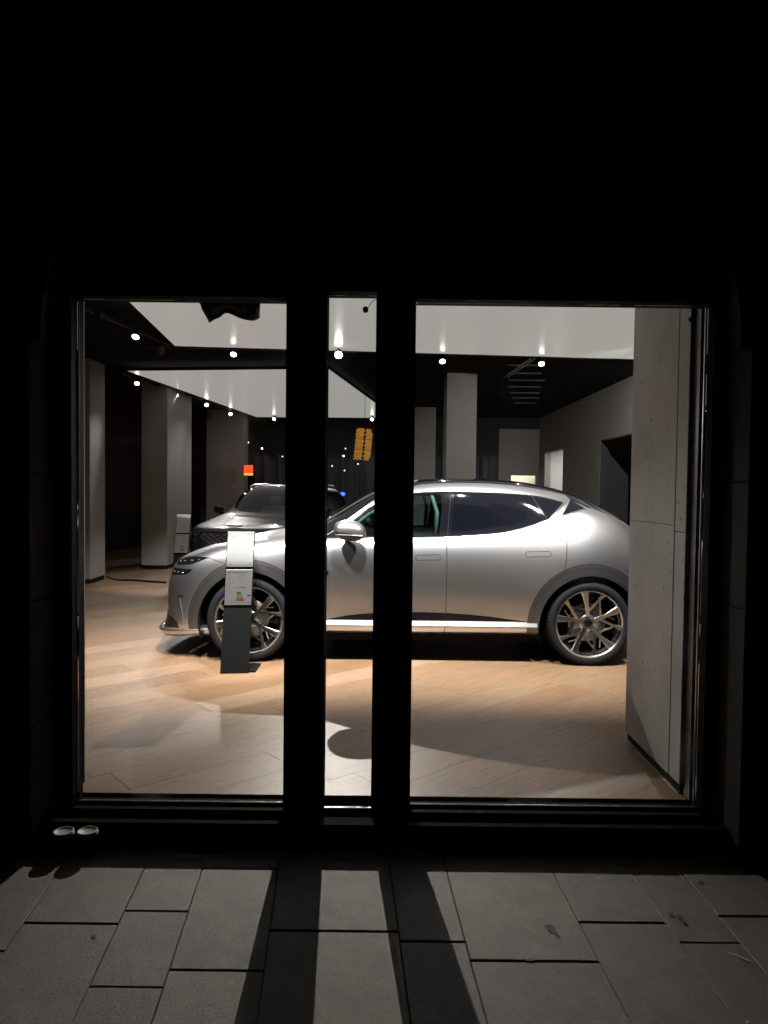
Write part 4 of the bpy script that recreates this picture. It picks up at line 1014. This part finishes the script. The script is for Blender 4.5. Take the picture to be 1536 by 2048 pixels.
# front lip blade
bm = bmesh.new(); lipu = np.linspace(0, 4.6, 26); LP = SA.ev(lipu, lipu * 0 + 1.05); LN = SA.nrm(lipu, lipu * 0 + 1.05)
if SA.nrm(np.array([9.]), np.array([4.]))[0][1] < 0: LN = -LN
for s in (1, -1):
    prev = None
    for P_, N_ in zip(LP, LN):
        n_ = Vector((N_[0], s * N_[1], 0)).normalized(); c = Vector((P_[0], s * P_[1], P_[2]))
        ring = [bm.verts.new(c + n_ * a + Vector((0, 0, b))) for a, b in ((-.03, .045), (.03, .022), (.036, .012), (.0, -.035), (-.03, -.03))]
        if prev:
            for q_ in range(5): bm.faces.new((prev[q_], prev[(q_ + 1) % 5], ring[(q_ + 1) % 5], ring[q_]))
        prev = ring
bm_obj('front_lip', bm, paint, car, True)
# wheel wells
for x0 in (0, WB):
    for s in (-1, 1):
        bm = bmesh.new(); Zm = Matrix.Translation((x0, s * .93, .345)) @ Matrix.Rotation(math.pi / 2 * s, 4, 'X')
        lathe(bm, [(.437, 0), (.437, .42), (.43, .425), (.01, .425)], 48, Zm)
        capf = [f for f in bm.faces if len(f.verts) > 8 and abs(f.calc_center_median().y - s * .93) < .01]; bmesh.ops.delete(bm, geom=capf, context='FACES_ONLY')
        bmesh.ops.bisect_plane(bm, geom=bm.verts[:] + bm.edges[:] + bm.faces[:], plane_co=(0, 0, .20), plane_no=(0, 0, -1), clear_outer=True)
        bm_obj('wheel_well', bm, black_matt, car, True)
for s in (-1, 1):
    make_wheel(car, 0, s * .925, .345 + .017, s, rot=1.95 if s < 0 else .4, steer=math.radians(3)); make_wheel(car, WB, s * .930, .362, s, rot=1.64 if s < 0 else 1.1)
    mirror(car, s, paint)
common_inside(car)
for s in (-1, 1):
    bm = bmesh.new(); tube(bm, [(.80, s * .78, 1.10), (1.0, s * .725, 1.27), (1.2, s * .67, 1.40), (1.38, s * .62, 1.475)], .025, 8); bm_obj('pillar_lining', bm, seat_lt, car, True)

# ---------------------------------------------------------------- grey car
SB = Surf(CAR_B)
car2 = thing('car', 'dark grey suv facing the window behind the silver car', 'car', (-2.0, 11.54, 0), rz=math.radians(78)); car2.location.x = -2.12; car2.scale = (.97, .97, .97)
regs = []; iv = lambda pts, rng=(2.3, 17, 0, 12): SB.inv(pts, (0, 2), rng)
fv = lambda pts, rng=(0, 4.2, 0, 10): SB.inv(pts, (1, 2), rng)
DLO2 = smooth_poly([(.66, 1.10), (1.44, 1.115), (2.2, 1.14), (3.0, 1.19), (3.12, 1.24), (2.95, 1.42), (2.6, 1.468), (2.20, 1.483), (1.76, 1.487), (1.44, 1.476), (1.25, 1.442), (1.06, 1.365), (.85, 1.222)], 1, keep=(0, 3))
R('arch_hole', None, arch_in(0)); R('arch_hole', None, arch_in(WB))
R('window_pane', glass_front, smooth_poly([(.86, 1.125), (1.62, 1.14), (1.66, 1.455), (1.44, 1.455), (1.25, 1.42), (1.06, 1.34)], 1, keep=(0, 1)))
R('dark_window_pane', glass_dark, smooth_poly([(1.74, 1.14), (2.46, 1.17), (2.44, 1.455), (1.78, 1.465)], 0), .001)
R('dark_window_pane', glass_dark, smooth_poly([(2.52, 1.175), (3.0, 1.215), (2.88, 1.41), (2.52, 1.452)], 0), .001)
R('window_surround', gloss_black, DLO2)
R('wheel_arch', cladding_m, arch_out(0), .004); R('wheel_arch', cladding_m, arch_out(WB), .004)
crest = smooth_poly([(0, .845), (.50, .845), (.60, .80), (.46, .62), (.20, .46), (0, .41)], 1, keep=(0, 5))
R('grille_opening', trim_black, crest, -.012, fv, .02)
for z_ in (.785, .705):
    R('headlight', head_m, smooth_poly([(.63, z_ - .012), (.66, z_ + .026), (.76, z_ + .030), (.86, z_ + .022), (.86, z_ - .012), (.76, z_ - .020)], 0), .0, lambda p: fv(p, (1, 5, 3, 8)), .02)
regs.append(('windscreen', glass_screen, dens([(6.9, 12), (7.0, 11), (7.2, 10.2), (7.6, 9.5), (8.1, 9.15), (8.8, 9.25), (9.55, 9.5), (9.75, 10.5), (9.8, 12)], .1), .0))
regs.append(('cowl', trim_black, dens([(6.7, 12), (6.8, 10.9), (7.0, 10), (7.4, 9.2), (7.9, 8.85), (8.1, 9.15), (8.8, 9.25), (9.55, 9.5), (9.65, 9.62), (9.85, 10.5), (9.88, 12)], .1), .0))
regs.append(('roof_glass', glass_mat('roof_glass', (.55, .62, .58), 1.0), dens([(10.2, 12), (10.2, 10.3), (12.8, 10.3), (12.8, 12)], .1), .001))
regs.append(('lower_grille', trim_black, dens([(0, 1.5), (1.8, 1.5), (2.2, 2.2), (1.2, 2.7), (0, 2.5)], .1), -.01))
regs.append(('tail_light', red_m, SB.inv(dens([(3.2, .98), (3.45, .98), (3.45, .93), (3.2, .94)], .02), (0, 2), (14, 17, 3, 8)), .002))
regs.append(('tail_light', red_m, SB.inv(dens([(3.2, .88), (3.45, .88), (3.45, .83), (3.2, .84)], .02), (0, 2), (14, 17, 3, 8)), .002))
parts2 = build_panels(SB, regs, car2, ('body', paint2, None, 0))
gp = list(parts2['grille_opening'].values())[0]
# crossed grille bars
def front_pt(y, z, off=.0):
    u_, v_ = fv([(abs(y), z)])[0]; p = SB.ev(u_, v_)[0]; n_ = SB.nrm(np.array([u_]), np.array([v_]))[0]
    if SB.nrm(np.array([9.]), np.array([4.]))[0][1] < 0: n_ = -n_
    p = p + n_ * off; return Vector((p[0], math.copysign(p[1], y) if y else p[1], p[2]))
def in_crest(y, z): return bool(pip(crest, np.array([[abs(y) + 1e-6, z]]))[0])
for sgn in (-1, 1):
    for k in range(-13, 14):
        seg_ = []; run = []
        for t_ in np.linspace(-.9, .9, 61):
            y_ = t_; z_ = .65 + sgn * t_ * .62 + k * .075
            if in_crest(y_, z_): run.append((y_, z_))
            elif run: seg_.append(run); run = []
        for rn in seg_:
            if len(rn) >= 3:
                bm = bmesh.new(); tube(bm, [front_pt(y_, z_, -.006) for y_, z_ in rn[::2] + ([rn[-1]] if len(rn) % 2 == 0 else [])], .0055, 5); bm_obj('grille_bar', bm, satin_chrome, gp)
ce = [front_pt(y_, z_, .002) for y_, z_ in dens(crest, .04)][:-1]
for s in (-1, 1):
    bm = bmesh.new(); tube(bm, [front_pt(s * max(.001, y_), z_, .003) for y_, z_ in dens(crest[:-1] + [crest[-1]], .04, False)], .008, 6); bm_obj('grille_frame', bm, gloss_black, car2, True)
    for z_ in (.785, .705):
        bm = bmesh.new(); tube(bm, [front_pt(s * y_, z_ + dz, .002) for y_, dz in ((.635, .004), (.70, .010), (.78, .008), (.85, .004))], .006, 6); bm_obj('light_line', bm, led_m, car2, True)
    bm = bmesh.new()      # roof rail
    tube(bm, [(1.35, s * .625, 1.555), (1.55, s * .635, 1.60), (2.1, s * .625, 1.615), (2.65, s * .61, 1.59), (2.85, s * .60, 1.545)], [.010, .016, .016, .016, .010], 8); bm_obj('roof_rail', bm, satin_chrome, car2, True)
    mirror(car2, s, gloss_black, .84, 1.02, 1.13, .86)
    make_wheel(car2, 0, s * .925, .362, s, rot=.7); make_wheel(car2, WB, s * .930, .362, s, rot=.2)
    for x0 in (0, WB):
        bm = bmesh.new(); Zm = Matrix.Translation((x0, s * .93, .345)) @ Matrix.Rotation(math.pi / 2 * s, 4, 'X')
        lathe(bm, [(.437, 0), (.437, .42), (.43, .425), (.01, .425)], 32, Zm)
        capf = [f for f in bm.faces if len(f.verts) > 8 and abs(f.calc_center_median().y - s * .93) < .01]; bmesh.ops.delete(bm, geom=capf, context='FACES_ONLY')
        bmesh.ops.bisect_plane(bm, geom=bm.verts[:] + bm.edges[:] + bm.faces[:], plane_co=(0, 0, .20), plane_no=(0, 0, -1), clear_outer=True)
        bm_obj('wheel_well', bm, black_matt, car2, True)
    # bonnet creases
    seam(SB, [(1.1, 10.8), (2.5, 10.2), (4, 9.9), (5.5, 9.75), (7.0, 9.7)], 'bonnet_crease', paint2, car2, .006, .0, h=.004, sides=(s,))
common_inside(car2, mat('pale_leather', (.34, .38, .33), .5), MATS['pale_leather'])
for s in (-1, 1):
    bm = bmesh.new(); tube(bm, [(.84, s * .76, 1.10), (1.0, s * .72, 1.24), (1.2, s * .67, 1.37), (1.38, s * .62, 1.44)], .035, 8); bm_obj('pillar_lining', bm, MATS['pale_leather'], car2, True)
# bonnet emblem: little silver wings
u_, v_ = 0.0, 11.9; pe = SB.ev(0.9, 12)[0]
zc_ = float(SB.ev(.5, 11.5)[0][2])
eb = bpy.data.objects.new('bonnet_emblem', bpy.data.meshes.new('bonnet_emblem')); bpy.data.objects.remove(eb)
xc_ = float(SB.ev(.0, 9.5)[0][0]) - .0; 
ep = SB.ev(0.0, 9.2)[0]; en = SB.nrm(np.array([.05]), np.array([9.2]))[0]
bm = bmesh.new()
for s in (-1, 1):
    P = [(s * .018, .010), (s * .135, .012), (s * .120, -.004), (s * .02, -.010)]
    hexa(bm, [(ep[0] - .004, y_, ep[2] + z_ + .012) for y_, z_ in P], [(ep[0] - .020, y_, ep[2] + z_ + .016) for y_, z_ in P])
hexa(bm, [(ep[0] - .004, y_, ep[2] + z_ + .012) for y_, z_ in ((-.015, .013), (.015, .013), (.013, -.012), (0, -.02), (-.013, -.012))], [(ep[0] - .024, y_, ep[2] + z_ + .016) for y_, z_ in ((-.012, .011), (.012, .011), (.010, -.010), (0, -.017), (-.010, -.010))])
bm_obj('winged_badge', bm, chrome, car2)

# ================================================================== SMALL THINGS
def stand(label, bl, br, tl, tr, z_sp, name='info_stand'):
    """slanted board standing on a foot; corners are real points (bottom left/right, top left/right)"""
    o_ = (bl + br) / 2; t = thing(name, label, 'info stand', (o_.x, o_.y, 0), 'info stands beside the cars')
    L0 = [p - Vector((o_.x, o_.y, 0)) for p in (bl, br, tr, tl)]
    ex = (L0[1] - L0[0]).normalized(); ez = (L0[3] - L0[0]); H_ = ez.length; ez.normalize(); ny = ex.cross(ez).normalized()   # points away from the room? fix below
    if ny.y > 0: ny = -ny                                   # front normal faces the window
    Wd = (L0[1] - L0[0]).length
    fr_ = Matrix(((ex.x, -ny.x, ez.x, L0[0].x), (ex.y, -ny.y, ez.y, L0[0].y), (ex.z, -ny.z, ez.z, L0[0].z), (0, 0, 0, 1)))
    def pb(name, x0, x1, y0, y1, z0, z1, m, par, bev=0):
        bm = bmesh.new(); bx(bm, x0, x1, y0, y1, z0, z1, bev); bmesh.ops.transform(bm, matrix=fr_, verts=bm.verts); return bm_obj(name, bm, m, par)
    pb('board', 0, Wd, 0, .035, .002, H_, stand_m, t, .002)
    box('foot', -Wd / 2 + .002, Wd / 2 + .05, .04, .30, .001, .014, stand_m, t, .002)
    sheets = []
    hs = H_ * .25
    for k in range(2):
        z1 = H_ - .006 - k * (hs + .022); z0 = z1 - hs
        ho = pb('sheet_holder', .002, Wd - .002, -.007, -.004, z0 - .012, z1 + .003, acrylic, t)
        sheets.append((pb('sheet', .006, Wd - .006, -.003, -.0005, z0, z1, paper, t), z0, z1))
        pb('holder_rail', .001, Wd - .001, -.003, -.0005, z0 - .020, z0 - .003, black, t)
    sh, z0, z1 = sheets[0]
    def bar(x0, x1, za, zb, m, par): return pb('print_line', x0, x1, -.0036, -.0031, za, zb, m, par)
    w_ = Wd
    for k in range(2):
        sh, z0, z1 = sheets[k]; h_ = z1 - z0
        if k == 0:
            bar(w_ * .72, w_ * .86, z0 + h_ * .935, z0 + h_ * .945, ink, sh); bar(w_ * .16, w_ * .46, z0 + h_ * .845, z0 + h_ * .853, ink, sh)
            rr_ = random.Random(4)
            for r_ in range(9): bar(w_ * .16, w_ * (.30 + rr_.random() * .2), z0 + h_ * (.76 - r_ * .07), z0 + h_ * (.764 - r_ * .07), MATS['faint_ink'], sh)
            for r_ in range(5): bar(w_ * .56, w_ * (.68 + rr_.random() * .2), z0 + h_ * (.38 - r_ * .05), z0 + h_ * (.384 - r_ * .05), MATS['faint_ink'], sh)
            bar(w_ * .83, w_ * .87, z0 + h_ * .085, z0 + h_ * .11, ink, sh)
        else:
            # red square with white cross
            bar(w_ * .08, w_ * .155, z0 + h_ * .895, z0 + h_ * .945, ink_red, sh)
            pb('print_mark', w_ * .095, w_ * .14, -.0042, -.0037, z0 + h_ * .915, z0 + h_ * .925, paper, sh); pb('print_mark', w_ * .112, w_ * .123, -.0047, -.0043, z0 + h_ * .903, z0 + h_ * .937, paper, sh)
            mt_ = fr_ @ Matrix.Translation((w_ * .19, -.0036, z0 + h_ * .905)) @ Matrix.Rotation(math.pi / 2, 4, 'X')
            txt('print_title', 'Energieetikette 2025', w_ * .072, ink_dark, sh, mt_)
            rr_ = random.Random(8)
            for r_ in range(5):
                zz = z0 + h_ * (.85 - r_ * .038)
                bar(w_ * .09, w_ * (.17 + rr_.random() * .1), zz, zz + h_ * .006, ink_red if r_ < 2 else ink, sh); bar(w_ * .48, w_ * (.56 + rr_.random() * .22), zz, zz + h_ * .006, ink, sh)
            bar(w_ * .09, w_ * .34, z0 + h_ * .60, z0 + h_ * .608, ink, sh)
            bar(w_ * .10, w_ * .25, z0 + h_ * .555, z0 + h_ * .560, ink, sh); bar(w_ * .165, w_ * .18, z0 + h_ * .46, z0 + h_ * .54, ink, sh)
            for q_ in range(8): bar(w_ * (.36 + q_ * .05), w_ * (.409 + q_ * .05), z0 + h_ * .485, z0 + h_ * .500, mat_grad[q_], sh)
            bar(w_ * .07, w_ * .32, z0 + h_ * .36, z0 + h_ * .367, ink, sh)
            cols = ['scale_a', 'scale_b', 'scale_c', 'scale_d', 'scale_e', 'scale_f', 'scale_g']
            for q_ in range(7): bar(w_ * .44, w_ * (.60 + q_ * .022), z0 + h_ * (.335 - q_ * .036), z0 + h_ * (.361 - q_ * .036), MATS[cols[q_]], sh)
            bm = bmesh.new(); P = [(w_ * .80, .27), (w_ * .84, .288), (w_ * .93, .288), (w_ * .93, .252), (w_ * .84, .252)]
            hexa(bm, [(x_, -.0031, z0 + h_ * z_) for x_, z_ in P], [(x_, -.0036, z0 + h_ * z_) for x_, z_ in P]); bmesh.ops.transform(bm, matrix=fr_, verts=bm.verts); bm_obj('rating_arrow', bm, ink_dark, sh)
            bar(w_ * .05, w_ * .72, z0 + h_ * .07, z0 + h_ * .075, ink, sh); bar(w_ * .86, w_ * .90, z0 + h_ * .055, z0 + h_ * .08, ink, sh)
            mt_ = fr_ @ Matrix.Translation((w_ * .868, -.0039, z0 + h_ * .259)) @ Matrix.Rotation(math.pi / 2, 4, 'X')
            txt('rating_letter', 'B', h_ * .03, paper, sh, mt_)
    return t
mat('faint_ink', (.60, .60, .61), .6)
for nm, c in zip('abcdefg', ((.02, .16, .05), (.10, .38, .06), (.45, .60, .05), (.80, .62, .03), (.80, .35, .03), (.75, .14, .02), (.62, .02, .03))): mat('scale_' + nm, c, .6)
mat_grad = [mat('grad_%d' % k, (.62 - k * .085,) * 3, .6) for k in range(8)]
bl, br = at_z(440, 1348, 0), at_z(497, 1347, 0); yb = (bl.y + br.y) / 2
bl.z = br.z = 0
tl, tr = at_y(455, 1062, yb + .17), at_y(509, 1064, yb + .17)
stand('black info stand with a label sheet in front of the silver car wheel', bl, br, tl, tr, 0)
Y2 = 10.45; b2, c2 = at_y(342, 1178, Y2), at_y(371, 1178, Y2); b2.z = c2.z = 0
stand('small distant info stand with white sheets beside the grey car', b2, c2, at_y(354, 1028, Y2 + .2), at_y(380, 1028, Y2 + .2), 0)

# cups on the ledge outside
for k, (x, y, lab, tx) in enumerate(((127, 1664, 'left of two lidded paper cups on the black ledge, half in shadow', -.03), (175, 1663, 'right of two lidded paper cups on the black ledge, catching the light', .02))):
    p = at_z(x, y, .062); t = thing('paper_cup', lab, 'cup', (p.x, 3.055, PAVE + .0045), 'paper cups outside')
    q_ = at_y(x, y, 3.055); t.location.x = q_.x; t.location.z = PAVE + .002
    hz = q_.z - PAVE - .012
    bm = bmesh.new(); lathe(bm, [(.028, 0), (.030, .002), (.041, hz), (.042, hz + .002), (.038, hz + .002), (.03, hz - .002), (.002, hz - .003)], 32); bm_obj('cup_body', bm, cup_m, t, True)
    bm = bmesh.new(); lathe(bm, [(.0440, hz - .004), (.0465, hz + .001), (.0465, hz + .004), (.044, hz + .006), (.043, hz + .014), (.040, hz + .0165), (.037, hz + .0155), (.0355, hz + .0125), (.002, hz + .013)], 40); bm_obj('lid', bm, lid_m, t, True)

# crumpled black film hanging at the top of the left pane
cl_px = [(402, 609), (409, 625), (417, 641), (421, 647), (428, 640), (440, 631), (455, 628), (470, 632), (486, 638), (503, 642), (512, 638), (518, 630), (521, 612)]
YC = GY + .12; rr_ = random.Random(5); rows_ = 7; vs = []; fs = []; n = len(cl_px)
for r_ in range(rows_):
    for i, (x, y) in enumerate(cl_px):
        bot = at_y(x, y, YC); top = at_y(x, 590, YC); t_ = r_ / (rows_ - 1)
        p = top.lerp(bot, t_); p.y += rr_.uniform(-.03, .03) + .03 * math.sin(i * 2.1 + r_ * .8); vs.append(p)
for r_ in range(rows_ - 1):
    for i in range(n - 1): k = r_ * n + i; fs.append((k, k + 1, k + n + 1, k + n))
c0 = sum(vs, Vector()) / len(vs)
o = mesh_obj('black_cloth', [v - c0 for v in vs], fs, cloth_m, loc=c0); tag(o, 'crumpled black cloth hanging at the top of the left pane', 'cloth')
sb = o.modifiers.new('smooth', 'SUBSURF'); sb.levels = 2; sb.render_levels = 2; o.data.polygons.foreach_set('use_smooth', [True] * len(o.data.polygons))
sm = o.modifiers.new('thickness', 'SOLIDIFY'); sm.thickness = .006

# round sensor with cable in the middle pane
p = at_y(731, 619, GY + .02); t = thing('glass_sensor', 'round black sensor with a curly cable stuck on the middle pane', 'sensor', p)
bm = bmesh.new(); lathe(bm, [(.0135, -.013), (.0135, .006), (.011, .009), (.002, .009)], 28, Matrix.Rotation(math.pi / 2, 4, 'X')); bm_obj('sensor_body', bm, black, t, True)
cb = [at_y(x, y, GY + .022) - p for x, y in ((735, 617), (739, 611), (743, 605), (747, 601), (752, 600), (757, 597), (760, 594))]
bm = bmesh.new(); tube(bm, cb, .0016, 6); bm_obj('cable', bm, black, t, True)
for x, y, lab in ((196, 628, 'small black sensor at the top left corner of the left pane'), (1386, 637, 'small black sensor at the top right corner of the right pane')):
    p = at_y(x, y, GY + .03); t = thing('glass_sensor', lab, 'sensor', p)
    bm = bmesh.new(); lathe(bm, [(.013, -.022), (.013, .006), (.010, .009), (.002, .009)], 24, Matrix.Rotation(math.pi / 2, 4, 'X')); bm_obj('sensor_body', bm, black, t, True)
    bm = bmesh.new(); tube(bm, [(.012, 0, .0), (.02, 0, .012), (.018, 0, .03), (.008, 0, .045)], .002, 6); bm_obj('cable', bm, black, t, True)
# red glowing sign
p = at_y(497, 941, 16.9); t = thing('red_sign', 'small glowing red sign box with an orange band on a dark stand', 'sign', p)
bm = bmesh.new(); bx(bm, -.105, .105, -.03, .03, -.055, .125, .02); bm_obj('upper_lens', bm, sign_red, t)
bm = bmesh.new(); bx(bm, -.105, .105, -.03, .03, -.115, -.062, .012); bm_obj('lower_lens', bm, sign_amber, t)
bm = bmesh.new(); tube(bm, [(0, 0, -.117), (0, 0, -p.z + .01)], .015, 8); lathe(bm, [(.12, -p.z + .002), (.12, -p.z + .012), (.01, -p.z + .014)], 20); bm_obj('stand_pole', bm, black_matt, t)
p = at_y(467, 975, 17.59); t = thing('switch_plate', 'pale double switch plate on the dim pillar above the grey car', 'switch', p)
for dx, dz in ((-.05, .02), (0, .02), (.05, .02), (-.05, -.02), (0, -.02), (.05, -.02)):
    bm = bmesh.new(); bx(bm, dx - .018, dx + .018, -.006, 0.004, dz - .008, dz + .008); bm_obj('switch', bm, MATS['white_paint'], t)
# blue light
p = at_y(685, 988, 14.5); t = thing('blue_lamp', 'small blue light glowing behind the tail of the grey car', 'lamp', p)
bm = bmesh.new(); bmesh.ops.create_uvsphere(bm, u_segments=14, v_segments=8, radius=1, matrix=Matrix.Diagonal((.055, .03, .035, 1))); bm_obj('lens', bm, blue_m, t, True)
bm = bmesh.new(); tube(bm, [(0, 0, -.036), (0, 0, -p.z + .01)], .012, 8); bm_obj('pole', bm, black_matt, t)
# unclear amber shape in the middle pane, built as a faintly glowing hanging object
p = at_y(726, 889, 9.6); t = thing('amber_drum', 'amber capsule of unclear nature with black zigzag seams, built hanging in the middle pane', 'ornament', p)
tilt = Matrix.Rotation(math.radians(5), 4, 'Y')
cell = 0
kx_ = 9.6 / F_PX
for r_ in range(3):
    for c_ in range(2):
        x0, x1 = ((-17, 2), (3, 17))[c_]; z1 = 31 - r_ * 21; z0 = z1 - 20
        P = []
        n = 5
        for i in range(n + 1): P.append((x0 + (2.6 if i % 2 else 0) + (2 if (r_ == 0 and i == n and c_ == 0) else 0), z0 + (z1 - z0) * i / n))
        Q = [(x1 - (2.6 if (i % 2 and c_ == 0) else 0) - (3.0 if (c_ == 1 and ((r_ == 0 and i >= n - 1) or (r_ == 2 and i <= 1))) else 0), z0 + (z1 - z0) * i / n) for i in range(n + 1)]
        poly = P + Q[::-1]; bm = bmesh.new()
        def yy_(x_): return -.10 * math.cos(x_ / 18 * 1.45)
        hexa(bm, [((x_) * kx_, yy_(x_) + .03, z_ * kx_) for x_, z_ in poly], [((x_ * .97) * kx_, yy_(x_), z_ * kx_) for x_, z_ in poly])
        bmesh.ops.transform(bm, matrix=tilt, verts=bm.verts); bm_obj('amber_segment', bm, yellow_m, t)
bm = bmesh.new(); lathe(bm, [(.02, -.215), (.09, -.205), (.105, -.17), (.105, .17), (.09, .205), (.02, .215)], 24, tilt @ Matrix.Translation((0, .03, 0)) @ Matrix.Diagonal((1.0, .8, 1, 1))); bm_obj('core', bm, black_matt, t, True)
bm = bmesh.new(); tube(bm, [(.02, .03, .21), (.02, .03, 3.29 - p.z)], .003, 5); bm_obj('suspension_cord', bm, black_matt, t)
# cable across the floor at the left
pts = [at_z(x, y, .012) for x, y in ((214, 1153), (225, 1158), (238, 1160), (252, 1160), (275, 1161), (300, 1163), (332, 1165))]
pm = sum(pts, Vector()) / len(pts); bm = bmesh.new(); tube(bm, [q_ - pm for q_ in pts], [.010] * 3 + [.016] * 4, 8); o = bm_obj('floor_cable', bm, black_matt, None, True); o.location = pm
tag(o, 'black cable running along the floor between the left pillars', 'cable')
